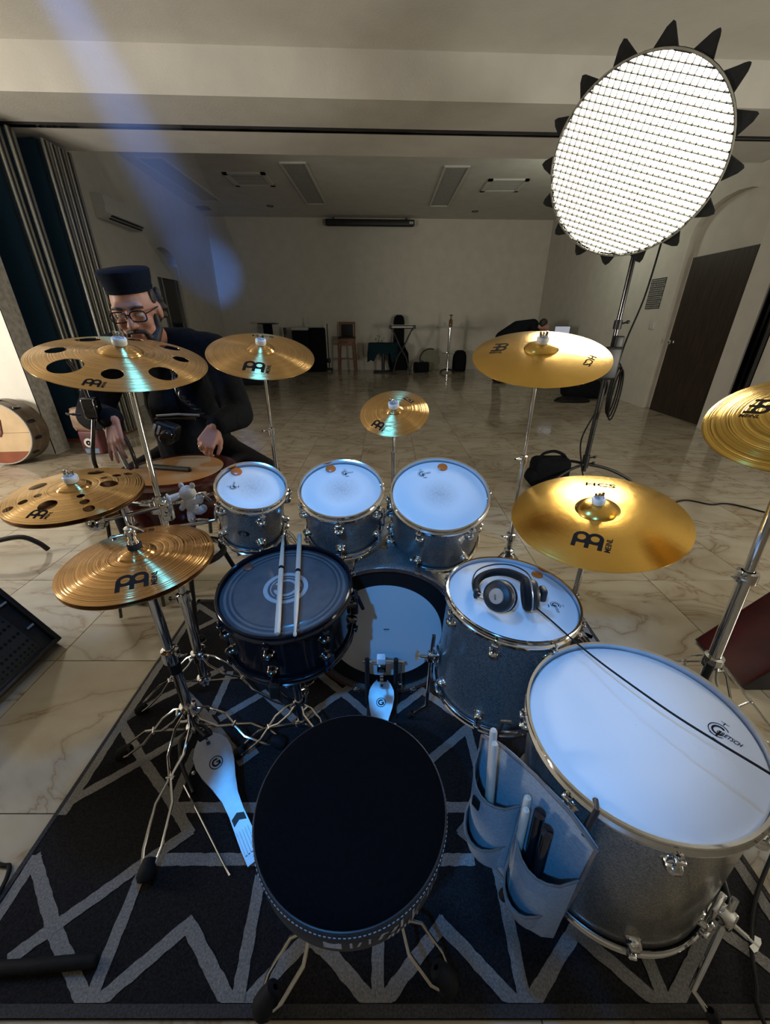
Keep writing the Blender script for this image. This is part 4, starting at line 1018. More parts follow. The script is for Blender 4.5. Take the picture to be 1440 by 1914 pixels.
def pouch(x0, x1, ztl, ztr, z0, bul, nm):
    rows = []
    for i in range(8):
        q = i / 7; r_ = []
        for j in range(9):
            u = j / 8; x = x0 + (x1 - x0) * u; zt = ztl + (ztr - ztl) * u
            b_ = bul * (math.sin(PI * u) ** .6) * (1 - .45 * q) if 0 < u < 1 else 0
            r_.append((x, .010 + b_, zt + (z0 - zt) * q - (.012 * math.sin(PI * u) if i == 0 else 0)))
        rows.append(r_)
    p_ = sheet(rows, .003).build(nm, bagfab, bag)
    MB().tube([Vector(v) for v in rows[0]], .0025, 6).build('pouch_binding', bagtrim, p_)
    return p_
pouch(-W2 + .002, -.010, .415, .375, .13, .055, 'pouch')
pouch(-.006, W2 - .004, .360, .345, .10, .060, 'pouch')
pouch(-W2 + .006, -.014, .255, .22, .12, .068, 'small_pocket')
pouch(-.002, W2 - .02, .215, .20, .095, .072, 'small_pocket')
MB().box((-.075, .064, .345), (.018, .004, .030), None, .001).build('fabric_tag', inkm, bag)
for s in (-.8, .8):
    MB().tube([(s * W2, .0, .45), (s * W2, -.02, .505), (s * W2 * .9, -.035, .50)], .005, 8).build('hook_strap', black, bag)
W = lambda x, y, z: BM @ Vector((x, y, z))
stick('drumstick', 'wooden drumstick farther in the left pouch of the stick bag', W(-.083, .035, .545), W(-.055, .03, .175), group='wooden sticks in the stick bag', r=.0075)
stick('drumstick', 'wooden drumstick nearer in the left pouch of the stick bag', W(-.070, .045, .530), W(-.045, .036, .17), group='wooden sticks in the stick bag', r=.0075)
stick('drumstick', 'pale drumstick at the back in the right pouch of the stick bag', W(.008, .030, .455), W(.018, .026, .13), group='wooden sticks in the stick bag', r=.0075)
stick('drumstick', 'pale drumstick in front in the right pouch of the stick bag', W(.017, .046, .448), W(.025, .036, .125), group='wooden sticks in the stick bag', r=.0075)
stick('drum_brush', 'black-handled brush standing left in the right pouch of the stick bag', W(.036, .034, .452), W(.048, .030, .14), bgloss, 'black brushes in the stick bag', .0105, 'brush', True)
stick('drum_brush', 'black-handled brush standing right in the right pouch of the stick bag', W(.060, .045, .445), W(.068, .036, .14), bgloss, 'black brushes in the stick bag', .0105, 'brush', True)

# ================================================================== HEADPHONES on the floor tom
hp = thing('headphones', 'black over-ear headphones with silver discs lying on the floor tom', 'headphones', T(.33, .90, .548))
def cup(c, ax, nm, s=1.1):
    M = frame(c, ax)
    o = MB().lathe([(.0005, .020), (.030 * s, .019), (.036 * s, .014), (.038 * s, .006), (.038 * s, 0)], 36, M).build(nm, black, hp)
    MB().lathe([(.038 * s, .002), (.0395 * s, .0), (.038 * s, -.002)], 36, M).build('silver_rim', foil, o)
    MB().lathe([(.036 * s, 0), (.040 * s, -.004), (.040 * s, -.014), (.034 * s, -.020), (.022 * s, -.018), (.0005, -.014)], 36, M).build('ear_pad', rubber, o)
    MB().lathe([(.0005, .0225), (.017 * s, .0225), (.0185 * s, .021), (.0185 * s, .018)], 30, M).build('centre_disc', greymetal, o)
    decal('disc_print', xf(text2d('AKG'), 0, -.003, .007, PI / 2), zf0, inkm, o, M, .023)
    return M
cup((-.028, -.070, .050), (-.62, -.62, .48), 'left_cup')
cup((.058, -.058, .046), (.93, -.15, .12), 'right_cup')
MB().tube([(-.075, -.032, .028), (-.070, .015, .026), (-.045, .052, .026), (-.005, .070, .028), (.035, .060, .034), (.062, .022, .042), (.066, -.02, .05)], [.010, .013], 10, Matrix.Diagonal((1, 1, 1, 1)), False, 4).build('headband_pad', rubber, hp)
MB().tube([(-.080, -.030, .028), (-.080, .015, .03), (-.055, .070, .034), (-.005, .098, .036), (.045, .085, .045), (.075, .035, .055), (.078, -.02, .058)], .0022, 8, None, False, 6).build('headband_wire', black, hp)
for dz in (-.006, .008):
    MB().tube([(-.080, -.030, .026 + dz), (-.062, -.058, .034 + dz), (-.046, -.082, .050 + dz * .5)], .0022, 8, None, False, 4).build('yoke', chrome, hp)
MB().box((-.079, -.030, .028), (.012, .016, .026), None, .003).build('slider', black, hp)
MB().box((.090, -.06, .05), (.016, .03, .036), None, .005).build('cable_block', black, hp)
cbl = [(.395, .806, .578), (.42, .775, .568), (.45, .712, .563), (.470, .66, .566), (.485, .589, .585), (.53, .491, .597), (.568, .427, .605), (.605, .371, .612), (.72, .25, .60), (.80, .24, .35), (.79, .27, .02)]
cb = MB().tube(cbl, .0021, 8, None, False, 8).build('headphone_cable', rubber); tag(cb, 'thin black headphone cable hanging across the large floor tom', 'cable')

# ================================================================== PLUSH TOY on the side clamp
pl = thing('plush_toy', 'small white plush doll hanging from the clamp beside the smallest tom', 'toy', T(-.640, 1.165, .715))
MB().ell((0, 0, .035), (.026, .024, .026)).build('head', plushm, pl)
b_ = MB(); b_.ell((.006, -.004, -.005), (.021, .019, .030)); b_.build('body', plushm, pl)
MB().chain([(.014, -.010, .008), (.040, -.016, .012), (.050, -.018, .034)], [.009, .010, .011]).build('arm', plushm, pl)
MB().chain([(-.010, -.010, .006), (-.022, -.014, -.012)], [.009, .009]).build('arm', plushm, pl)
MB().chain([(.012, -.010, -.026), (.038, -.022, -.020), (.052, -.03, -.008)], [.011, .011, .013]).build('leg', plushm, pl)
MB().chain([(0, -.012, -.030), (.012, -.034, -.042)], [.011, .012]).build('leg', plushm, pl)
for s in (-1, 1): MB().ell((.018 * s, .004, .060), (.009, .006, .010)).build('ear', plushm, pl)
MB().ell((.060, -.034, -.002), (.010, .005, .012)).build('foot_sole', noisy('plush_sole', (.5, .42, .36), .9), pl)

# ================================================================== SOFTBOX LIGHT
SN = Vector((-.575, -.67, -.49)).normalized(); SCN = Vector((1.375, 2.80, 2.02))
SM = frame(SCN, SN, (1, 0, 0))
SRd = .44
sb = thing('softbox_lamp', 'large round lit softbox with black tabs and honeycomb grid, upper right', 'lamp', SM)
NS = 16
MB().lathe([(.0005, -.012), (SRd * .6, -.008), (SRd - .008, -.004)], 64).build('diffuser', softlight, sb)
MB().lathe([(SRd - .006, 0.012), (SRd + .003, .006), (SRd + .004, -.01), (SRd * .93, -.14), (SRd * .70, -.27), (SRd * .36, -.37), (.09, -.40)], NS * 4).build('shell', sbblack, sb)
MB().tube([(SRd * math.cos(2 * PI * i / 64), SRd * math.sin(2 * PI * i / 64), .012) for i in range(64)], .006, 8, None, True).build('rim_band', noisy('rim_cloth', (.28, .27, .23), .8), sb)
for i in range(NS):
    a = 2 * PI * (i + .5) / NS; r0 = SRd + .001
    tb_ = MB(); hw = .056
    tb_.add([(r0 - .01, -hw, -.004), (r0 - .01, hw, -.004), (r0 + .060, .020, -.020), (r0 + .078, 0, -.026), (r0 + .060, -.020, -.020),
             (r0 - .01, -hw, -.030), (r0 - .01, hw, -.030), (r0 + .070, .009, -.040), (r0 + .070, -.009, -.040)],
            [(0, 1, 2, 4), (4, 2, 3), (5, 8, 7, 6), (0, 4, 8, 5), (1, 6, 7, 2), (2, 7, 3), (4, 3, 8), (3, 7, 8), (0, 5, 6, 1)], RZ(a))
    tb_.build('rod_pocket_tab', sbblack, sb, 30)
G = .031; ng = int(SRd / G)
for ax in (0, 1):
    for i in range(-ng, ng + 1):
        q = i * G; h = math.sqrt(max(0, (SRd - .004) ** 2 - q * q))
        if h < .03: continue
        MB().box((q, 0, .013) if ax == 0 else (0, q, .013), (.0034, 2 * h, .024) if ax == 0 else (2 * h, .0034, .024)).build('grid_strip', stripw, sb, 0)
MB().lathe([(.09, -.40), (.10, -.41), (.10, -.43), (.075, -.44), (.075, -.60), (.06, -.62), (.0005, -.62)], 32).build('lamp_head', black, sb)

lx, ly = 1.64, 3.05
ls = thing('light_stand', 'tall black light stand carrying the softbox', 'stand', T(lx, ly, 0))
MB().tube([(0, 0, .14), (0, 0, 1.06)], .019, 18).build('lower_tube', black, ls)
MB().tube([(0, 0, 1.0), (0, 0, 1.70)], .016, 18).build('middle_tube', dchrome, ls)
hd = SM @ Vector((0, 0, -.52)); MB().tube([(0, 0, 1.6), (0, 0, 2.20), (hd.x - lx, hd.y - ly, hd.z)], .013, 14).build('upper_tube', dchrome, ls)
for z_ in (1.02, 1.20, .17, .22):
    mb = MB(); collar(mb, T(0, 0, z_), .017, .06); mb.tube([(0, 0, z_ + .03), (.05, -.02, z_ + .045)], .006, 8); mb.ell((.055, -.022, z_ + .047), (.014, .010, .012)); mb.build('clamp_knob', black, ls)
for a in (rad(-10), rad(110), rad(205)):
    e = Vector((math.cos(a), math.sin(a), 0))
    MB().tube([Vector((0, 0, .20)) + e * .02, Vector((0, 0, .17)) + e * .18, Vector((0, 0, .09)) + e * .36, Vector((0, 0, .015)) + e * .40], .012, 12, None, False, 4).build('leg', black, ls)
mb = MB().box((-.03, -.05, .98), (.13, .09, .22), None, .02); mb.box((.0, -.05, 1.12), (.06, .06, .08), None, .01); mb.build('ballast_box', black, ls)
cc = MB()
for k_ in range(3): cc.tube([(.02 + .03 * math.sin(2 * PI * i / 14) + .01 * k_, -.05 - .01 * k_, .80 - .02 * k_ + .18 * math.cos(2 * PI * i / 14)) for i in range(14)], .006, 6, None, True, 2)
co = cc.build('cable_coil', rubber); co.matrix_basis = T(lx + .02, ly - .02, 0); tag(co, 'loops of black cable hung on the light stand below the ballast', 'cable')
pc = MB().tube([(lx + .10, ly - .1, 1.72), (lx + .11, ly - .05, 1.4), (lx + .06, ly - .04, 1.1), (lx + .03, ly - .06, .8)], .006, 8, None, False, 6).build('power_cable', rubber); tag(pc, 'black power cable hanging along the upper light stand', 'cable')
pc = MB().tube([(lx - .03, ly - .03, .62), (lx - .10, ly - .05, .42), (lx - .06, ly - .06, .22), (lx - .02, ly - .08, .10), (lx + .02, ly - .2, .006), (lx + .3, ly - .45, .006), (2.14, 2.674, .006), (2.331, 2.76, .006), (2.466, 2.68, .006), (2.635, 2.68, .006), (2.9, 2.40, .006), (3.3, 2.2, .006)], .006, 8, None, False, 6).build('power_cable', rubber); tag(pc, 'black power cable running from the light stand over the floor to the right', 'cable')
sbg = thing('sandbag', 'black sandbag with a carrying loop lying at the light stand foot', 'sandbag', T(1.36, 3.06, 0))
MB().box((0, 0, .13), (.31, .16, .25), None, .05).build('bag_body', clothb, sbg)
MB().box((-.17, -.02, .06), (.10, .12, .11), RY(.3), .04).build('side_flap', clothb, sbg)
MB().tube([(-.10, 0, .25), (-.06, 0, .29), (.02, 0, .305), (.10, 0, .27), (.13, 0, .22)], .012, 8, None, False, 5).build('handle_loop', clothb, sbg)

# ================================================================== FLOOR MONITORS AND NEAR THINGS
def wedge(name, label, M, ln, prof, mat, facemat):
    t = thing(name, label, 'speaker', M)
    MB().prism(prof, 0, ln, Matrix(((1, 0, 0, 0), (0, 0, 1, 0), (0, 1, 0, 0), (0, 0, 0, 1)))).build('cabinet', mat, t, 30)
    a, b = Vector((prof[0][0], 0, prof[0][1])), Vector((prof[1][0], 0, prof[1][1])); u = (b - a).normalized(); nrm = Vector((u.z, 0, -u.x)); L = (b - a).length
    F = Matrix(((0, u.x, nrm.x, a.x), (1, u.y, nrm.y, 0), (0, u.z, nrm.z, a.z), (0, 0, 0, 1)))
    return t, F, L
mw, F, L = wedge('floor_monitor', 'black wedge monitor speaker with perforated grille at the left edge', T(-1.40, .70, .001), .57, [(0, .02), (-.235, .43), (-.50, .43), (-.50, 0), (-.02, 0)], black, grille)
MB().box((.255, L / 2, .004), (.48, L - .06, .008), F, .003).build('grille', grille, mw)
fr_ = MB()
for x_, y_, dx, dy in ((.005, L / 2, .02, L), (.56, L / 2, .02, L), (.285, .01, .57, .02), (.285, L - .01, .57, .02)): fr_.box((x_, y_, .008), (dx, dy, .022), F, .006)
fr_.build('frame', black, mw)
mb = MB()
for y_ in (.12, .25, .38): mb.box((.530, y_, .010), (.030, .008, .006), F)
mb.build('handle_ribs', greyink, mw)
rw, F, L = wedge('floor_monitor', 'dark red wedge speaker with black side on the tiles at the right edge', T(1.345, 1.03, .001), .25, [(0, .01), (.36, .44), (.62, .44), (.62, 0), (.02, 0)], black, redlac)
MB().box((.125, L / 2, .004), (.25, L, .014), F, .02).build('front_panel', redlac, rw)
tb_ = MB().tube([(-2.6, 1.92, .06), (-2.30, 1.92, .11), (-2.13, 1.975, .125), (-2.06, 2.0, .075), (-2.035, 2.02, .014)], .014, 12, None, False, 5).build('bent_tube_foot', black); tag(tb_, 'bent black metal tube on the tiles above the left monitor', 'stand')
br_ = MB().tube([(-1.25, .300, .021), (-.75, .322, .021), (-.628, .330, .021), (-.618, .3305, .021)], [.0125, .0125, .0125, .009], 16).build('black_bar', rubber); tag(br_, 'short black padded bar lying on the rug at the lower left', 'bar')
lc = MB().tube([(-1.5, .56, .006), (-1.1, .53, .006), (-.985, .501, .006), (-.952, .494, .006), (-.93, .43, .012), (-.95, .3, .006)], .005, 8, None, False, 6).build('floor_cable', rubber); tag(lc, 'black cable on the white tiles at the left rug edge', 'cable')
rc = MB().tube([(1.002, .521, .02), (.889, .437, .014), (.816, .365, .014), (.768, .295, .014), (.745, .251, .012), (.74, .1, .006)], .0042, 8, None, False, 6).build('floor_cable', rubber); tag(rc, 'black cable looping down the rug at the lower right corner', 'cable')
ms = thing('microphone_stand', 'black tubular stand leg leaning beside the large floor tom', 'stand', T(.80, .40, 0))
MB().tube([(0, 0, .02), (.03, .20, .12), (.05, .34, .19)], .008, 12).build('leg', black, ms)
MB().tube([(.05, .34, .19), (.16, .34, .10), (.32, .32, .02)], .008, 12).build('leg', black, ms)
MB().tube([(.05, .34, .19), (.12, .45, .10), (.16, .56, .016)], .008, 12).build('leg', black, ms)
MB().tube([(.05, .34, .13), (.05, .34, .45)], .009, 12).build('post', black, ms)
MB().lathe([(.014, .15), (.017, .16), (.017, .22), (.014, .23)], 16, T(.05, .34, 0), True, True).build('hub', black, ms)

# ================================================================== THE SEATED PERSON AND HIS DRUM
cg = thing('hand_drum', 'dark red hand drum with tan head in front of the seated person', 'drum', T(-.845, 1.50, 0))
MB().lathe([(.001, .535), (.19, .535), (.212, .545), (.226, .60), (.236, .69), (.230, .705), (.205, .712), (.178, .712), (.178, .69)], 64).build('shell', conga_wood, cg)
for a in (35, 155, 275):
    MB().tube([(.15 * math.cos(rad(a)), .15 * math.sin(rad(a)), .54), (.10 * math.cos(rad(a)), .10 * math.sin(rad(a)), .32), (.19 * math.cos(rad(a)), .19 * math.sin(rad(a)), .012)], .011, 10).build('stand_leg', black, cg)
MB().lathe([(.125, .31), (.125, .33), (.105, .33), (.105, .31), (.125, .31)], 32).build('stand_ring', black, cg)
MB().lathe([(.0005, .7135), (.12, .7135), (.176, .7130), (.179, .709)], 64).build('drum_skin', hidem, cg)
MB().lathe([(.236, .655), (.240, .658), (.240, .668), (.236, .671)], 64).build('rim_band', chrome, cg)
st = stick('beater_stick', 'short black stick lying on the tan hand drum head', (-.945, 1.50, .722), (-.765, 1.462, .7225), black, None, .011, 'stick', True)

HC = Vector((-.962, 1.70, 1.292))
hf = Vector((.20, -.94, -.26)).normalized(); hu = Vector((-.02, -.26, 1)); hu = (hu - hf * hu.dot(hf)).normalized(); hr = hf.cross(hu)
HM = Matrix(((hr.x, hf.x, hu.x, HC.x), (hr.y, hf.y, hu.y, HC.y), (hr.z, hf.z, hu.z, HC.z), (0, 0, 0, 1)))   # x right of the head, y forward, z up
person = thing('person', 'seated person in dark cap, glasses and black jacket behind the hand drum', 'person', T(-1.0, 1.9, 0))
PI_ = person.matrix_basis.inverted()
body = MB(); HMp = PI_ @ HM
body.ell((0, -.012, .022), (.077, .097, .100), HMp, 24, 16); body.ell((0, .028, -.048), (.060, .066, .078), HMp, 20, 14); body.ell((0, .070, -.108), (.026, .022, .020), HMp)
body.caps((-.034, .078, .026), .014, (.034, .078, .026), .014, HMp); body.caps((0, .088, .012), .009, (0, .113, -.030), .0135, HMp)
for s in (-1, 1):
    body.ell((s * .013, .101, -.034), (.010, .010, .008), HMp); body.ell((s * .040, .070, -.030), (.022, .020, .022), HMp)
    body.ell((s * .080, -.008, -.010), (.010, .020, .032), HMp); body.ell((s * .048, .030, -.075), (.022, .030, .026), HMp)
body.caps((-.018, .092, -.068), .008, (.018, .092, -.068), .008, HMp)
W_ = lambda *p: PI_ @ Vector(p)
neckb = HM @ Vector((0, -.03, -.07)); C7 = Vector((-.985, 1.84, 1.15))
body.caps(PI_ @ neckb, .055, PI_ @ C7, .062)
Rsh, Rel, Rwr = Vector((-1.205, 1.88, 1.125)), Vector((-1.275, 1.72, .88)), Vector((-1.075, 1.545, .905))
Lsh, Lel, Lwr = Vector((-.765, 1.88, 1.125)), Vector((-.665, 1.79, .87)), Vector((-.688, 1.575, .870))
for a, b_, c in ((Rsh, Rel, Rwr), (Lsh, Lel, Lwr)):
    body.chain([PI_ @ C7, PI_ @ a, PI_ @ b_, PI_ @ c], [.055, .050, .038, .026])
hipL, hipR = Vector((-.90, 2.08, .60)), Vector((-1.10, 2.08, .60))
body.chain([PI_ @ C7, W_(-.99, 2.0, .85), W_(-1.0, 2.08, .62)], [.07, .12, .13])
kneeL, kneeR = Vector((-.575, 1.74, .60)), Vector((-1.20, 1.66, .56)); ankL, ankR = Vector((-.56, 1.72, .10)), Vector((-1.20, 1.66, .10))
for h_, k_, a_ in ((hipL, kneeL, ankL), (hipR, kneeR, ankR)): body.chain([PI_ @ h_, PI_ @ k_, PI_ @ a_], [.075, .055, .04])
def hand(mb, wrist, d, back, side, curl, P, spread=1.0):
    """five-fingered hand; d = finger direction, back = direction of the back of the hand, side = +1/-1 where the thumb sits along x"""
    y = Vector(d).normalized(); z = Vector(back); z = (z - y * z.dot(y)).normalized(); x = y.cross(z) * side
    M = P @ Matrix(((x.x, y.x, z.x, wrist.x), (x.y, y.y, z.y, wrist.y), (x.z, y.z, z.z, wrist.z), (0, 0, 0, 1)))
    base = [(.027, .088), (.009, .092), (-.009, .088), (-.026, .078)]; ln = [.070, .078, .072, .056]
    for (bx, by), l_, k in zip(base, ln, range(4)):
        mb.caps((bx * .55, .005, 0), .013, (bx, by, 0), .0115, M, 10)
        a = 0; p = Vector((bx, by, 0)); sx = (bx / .027) * .16 * spread; r_ = .0092 if k < 3 else .0080
        for f_, seg in ((.46, 0), (.30, 1), (.24, 2)):
            a += curl[k] * (1.0, 1.1, .7)[seg]
            q = p + Vector((sx * l_ * f_, math.cos(a) * l_ * f_, -math.sin(a) * l_ * f_))
            mb.caps(p, r_, q, r_ * .92, M, 10); p = q; r_ *= .92
    mb.chain([(.014, .018, -.004), (.040, .046, -.014), (.050, .072, -.024), (.050, .094, -.032)], [.015, .0125, .0105, .009], M, 10)
    return M
HR = hand(body, Rwr, (.10, -.38, -.92), (-.15, -.86, .42), 1, (.15, .12, .22, .35), PI_, 1.6)
HL_ = hand(body, Lwr, (-.30, -.55, -.62), (.30, -.70, .60), -1, (.75, .85, .9, .95), PI_, .4)
bme = remesh(body, .0052, 'body', 5)
bo = meshobj(bme, 'body', skinm, person)
# clothing
jk = MB()
jk.chain([PI_ @ Vector((-.985, 1.87, 1.10)), W_(-.99, 1.95, .90), W_(-1.0, 2.04, .68)], [.115, .165, .175])
jk.caps(PI_ @ (Rsh + Vector((.03, 0, .0))), .088, PI_ @ (Lsh + Vector((-.03, 0, 0))), .088); jk.caps(PI_ @ Vector((-1.10, 1.87, 1.155)), .075, PI_ @ Vector((-.87, 1.87, 1.155)), .075)
for a, b_, c in ((Rsh, Rel, Rwr), (Lsh, Lel, Lwr)):
    jk.chain([PI_ @ a, PI_ @ b_, PI_ @ (c + (b_ - c).normalized() * .02)], [.082, .066, .046])
jk.caps(W_(-.97, 1.79, .92), .085, W_(-1.0, 1.90, .66), .12)
jme = remesh(jk, .011, 'jacket', 4); jo = meshobj(jme, 'jacket', clothb, person)
tr_ = MB()
for h_, k_, a_ in ((hipL, kneeL, ankL), (hipR, kneeR, ankR)): tr_.chain([PI_ @ h_, PI_ @ k_, PI_ @ a_], [.105, .082, .060])
tr_.caps(PI_ @ hipL, .115, PI_ @ hipR, .115); meshobj(remesh(tr_, .012, 'trousers', 4), 'trousers', jeans, person)
for a_ in (ankL, ankR):
    MB().chain([PI_ @ Vector((a_.x, a_.y + .03, .045)), PI_ @ Vector((a_.x, a_.y - .13, .035))], [.042, .034]).build('shoe', black, person)
cap_ = MB()
prof = [(.079, .062), (.084, .075), (.091, .100), (.096, .128), (.088, .134), (.05, .138), (.0005, .140)]
cap_.lathe(prof, 40, HMp @ T(0, -.010, 0) @ RX(rad(4)), False, False, 0, 2 * PI, .93, 1.12); cap_.lathe([(.078, .062), (.082, .060), (.086, .076), (.082, .078)], 40, HMp @ T(0, -.010, 0) @ RX(rad(4)), False, False, 0, 2 * PI, .935, 1.125)
cap_.build('cap', navycap, person)
hr_ = MB()
hr_.ell((0, -.050, -.012), (.080, .062, .075), HMp, 20, 14)
for s in (-1, 1):
    hr_.ell((s * .074, -.005, .040), (.008, .030, .030), HMp)
    for i in range(9):
        hr_.ell((s * (.076 + random.uniform(-.006, .012)), -.045 + random.uniform(-.035, .02), .0 + random.uniform(-.05, .06)), .013, HMp)
meshobj(remesh(hr_, .006, 'hair', 2), 'hair', hairm, person)
bd = MB()
for s in (-1, 1): bd.chain([(s * .066, .020, -.022), (s * .064, .030, -.065), (s * .046, .066, -.098), (0, .082, -.118)], [.010, .016, .019, .018], HMp)
bd.caps((-.030, .088, -.058), .008, (0, .101, -.052), .008, HMp); bd.caps((.030, .088, -.058), .008, (0, .101, -.052), .008, HMp); bd.ell((0, .086, -.100), (.024, .012, .014), HMp)
for s in (-1, 1): bd.caps((s * .030, .088, -.058), .008, (s * .038, .072, -.09), .012, HMp)
meshobj(remesh(bd, .0045, 'beard', 2), 'beard', hairm, person)
gl = MB()
for s in (-1, 1):
    c = Vector((s * .034, .103, .0)); pts = [(c.x + .027 * math.copysign(abs(math.cos(t)) ** .6, math.cos(t)), c.y - .06 * abs(c.x + .027 * math.cos(t)) ** 1.2 + .004, c.z + .018 * math.copysign(abs(math.sin(t)) ** .6, math.sin(t))) for t in [2 * PI * i / 24 for i in range(24)]]
    gl.tube(pts, .0024, 8, HMp, True); gl.tube([(s * .061, .095, .006), (s * .078, .05, .008), (s * .083, -.005, .006)], .0022, 8, HMp)
gl.tube([(-.008, .106, .006), (.008, .106, .006)], .0024, 8, HMp); gl.build('glasses', bgloss, person)
for s in (-1, 1):
    ey = MB(); eb_ = MB()
    ey.ell((s * .032, .081, .000), (.014, .010, .007), HMp); eb_.tube([(s * .014, .094, .023), (s * .032, .094, .028), (s * .052, .078, .023)], .0045, 8, HMp, False, 3)
    ey.build('eye', eyem, person); eb_.build('eyebrow', hairm, person)
MB().caps((-.017, .099, -.070), .0045, (.017, .099, -.070), .0045, HMp).build('lips', lipm, person)
MB().lathe([(.0105, -.003), (.0118, -.002), (.0118, .002), (.0105, .003)], 20, HL_ @ T(-.010, .105, -.008) @ RX(PI / 2 + .6)).build('ring', chrome, person)
sp_ = MB(); 
path = catmull([PI_ @ Vector(q) for q in ((-.90, 1.765, 1.09), (-.885, 1.735, .98), (-.84, 1.735, .92), (-.79, 1.745, .87))], 12)
for s in (0, PI):
    sp_.tube([p_ + Vector((.008 * math.cos(i * .8 + s), -.004, .008 * math.sin(i * .8 + s))) for i, p_ in enumerate(path)], .0065, 8)
sp_.build('braided_strap', noisy('strap_black', (.012, .012, .014), .35), person)
# gadget he works on
cmr = thing('camera_rig', 'small dark camera rig with white stripes held at the seated person lap', 'camera', T(-.91, 1.60, .845))
MB().box((.01, 0, 0), (.085, .06, .07), RY(.35), .012).build('body', black, cmr)
MB().lathe([(.026, 0), (.028, .01), (.028, .05), (.024, .055), (.0005, .05)], 24, frame((.03, -.03, -.005), (.25, -1, -.15))).build('lens', bgloss, cmr)
for dx in (-.03, -.012): MB().box((dx, -.031, .004), (.010, .003, .038), RY(.45), .001).build('white_stripe', paperw, cmr)
MB().tube([(-.03, 0, .045), (.06, .0, .05), (.13, .01, .045)], .007, 8).build('handle_bar', dchrome, cmr)
MB().tube([(-.02, 0, .06), (.07, .0, .066), (.15, .01, .06)], .005, 8).build('handle_bar', greymetal, cmr)
cst = thing('percussion_stand', 'grey tubular stand with black clamps beside the seated person', 'stand', T(-1.13, 1.50, 0))
MB().tube([(.0, .03, .93), (-.012, .01, .86), (-.03, -.01, .76), (-.035, -.02, .60), (-.10, -.08, .012)], .0075, 10, None, False, 5).build('leg', dchrome, cst)
MB().tube([(.0, .03, .93), (.08, .03, .86), (.125, .0, .76), (.10, .02, .60), (.06, .0, .012)], .0075, 10, None, False, 5).build('leg', dchrome, cst)
MB().tube([(.0, .03, .93), (0, .12, .7), (-.02, .24, .012)], .009, 10, None, False, 5).build('leg', greymetal, cst)
mb = MB().box((.0, .03, .95), (.05, .05, .08), None, .01); wingscrew(mb, frame((.02, 0, .96), (.6, -.8, .2)), .045); wingscrew(mb, frame((-.03, 0, .93), (-.8, -.5, .2)), .045); mb.build('clamp', dchrome, cst)
MB().tube([(0, .03, .95), (-.02, .05, 1.06), (-.05, .05, 1.12)], .007, 10).build('upper_arm', dchrome, cst)
stl = thing('stool', 'black round stool under the seated person', 'stool', T(-1.0, 2.1, 0))
MB().lathe([(.0005, .475), (.15, .475), (.17, .46), (.17, .43), (.15, .42), (.0005, .42)], 32).build('seat', vinyl, stl)
for a in (45, 135, 225, 315): MB().tube([(.08 * math.cos(rad(a)), .08 * math.sin(rad(a)), .43), (.2 * math.cos(rad(a)), .2 * math.sin(rad(a)), .01)], .012, 10).build('leg', black, stl)

# ================================================================== LEFT: WOODEN DRUM, SNACK BAG
wd = thing('wooden_drum', 'round wooden drum with pale plank face leaning at the left wall end', 'drum', frame((-3.63, 3.60, .305), (.12, -1, .06)))
MB().lathe([(.285, 0), (.292, -.004), (.296, -.02), (.296, -.10), (.302, -.105), (.302, -.12), (.296, -.125), (.296, -.24), (.28, -.25), (.0005, -.25)], 72).build('shell', noisy('drum_side_wood', (.16, .12, .085), .4, 0, 10, .3), wd)
def disc_seg(y0, y1, R_=.284, n=24):
    lo = [(math.sqrt(max(0, R_ * R_ - y * y)), y) for y in [y0 + (y1 - y0) * i / n for i in range(n + 1)]]
    return lo + [(-x, y) for x, y in lo[::-1]]
for (y0, y1), m_ in (((-.283, -.172), redwood), ((-.170, .006), woodf), ((.009, .283), woodf)):
    MB().prism(disc_seg(y0, y1), -.006, .003, None).build('plank', m_, wd, 0)
MB().tube([(.288 * math.cos(2 * PI * i / 64), .288 * math.sin(2 * PI * i / 64), 0) for i in range(64)], .006, 8, None, True).build('rim', lightgrey, wd)
for i in range(6):
    a = rad(-40 + 30 * i); MB().box((.299, 0, -.07), (.012, .03, .09), RZ(a), .004).build('side_bracket', dchrome, wd)
mb = MB(); mb.box((.0, .125, .008), (.15, .02, .010), None, .004)
mb.prism([(.055, .13), (.075, .13), (.055, .01), (.03, -.03), (.02, -.02), (.045, .02)], .003, .012); mb.prism([(-.055, .13), (-.075, .13), (-.055, .01), (-.03, -.03), (-.02, -.02), (-.045, .02)][::-1], .003, .012)
mb.build('handle_emblem', noisy('maroon_leather', (.13, .022, .018), .5), wd)
MB().lathe([(.03, .004), (.03, .008), (.0005, .009)], 24, T(.01, .06, 0)).build('round_label', paperw, wd)
bx = thing('snack_bag', 'crumpled brown bag standing on a dark printed box by the partition', 'bag', T(-3.03, 3.98, 0))
b_ = MB().box((0, 0, .13), (.20, .13, .24), None, .02); b_.build('printed_box', noisy('box_print', (.10, .025, .03), .5, 0, 8, .5), bx)
MB().lathe([(.048, 0), (.048, .004), (.0005, .005)], 28, frame((-.01, -.066, .13), (0, -1, 0))).build('round_label', paperw, bx)
MB().lathe([(.026, 0), (.026, .002), (.008, .0025), (.008, 0)], 20, frame((-.01, -.0705, .13), (0, -1, 0))).build('label_wheel', inkm, bx)
MB().box((0, -.064, .045), (.14, .004, .05)).build('blue_label', noisy('bluelabel', (.12, .2, .3), .5), bx)
g_ = MB().box((-.01, 0, .36), (.23, .13, .24), None, .05); rr_ = random.Random(3)
for v in g_.v: v += Vector((rr_.uniform(-.014, .014), rr_.uniform(-.012, .012), rr_.uniform(-.012, .012)))
g_.build('crumpled_bag', foilbag, bx, 25)

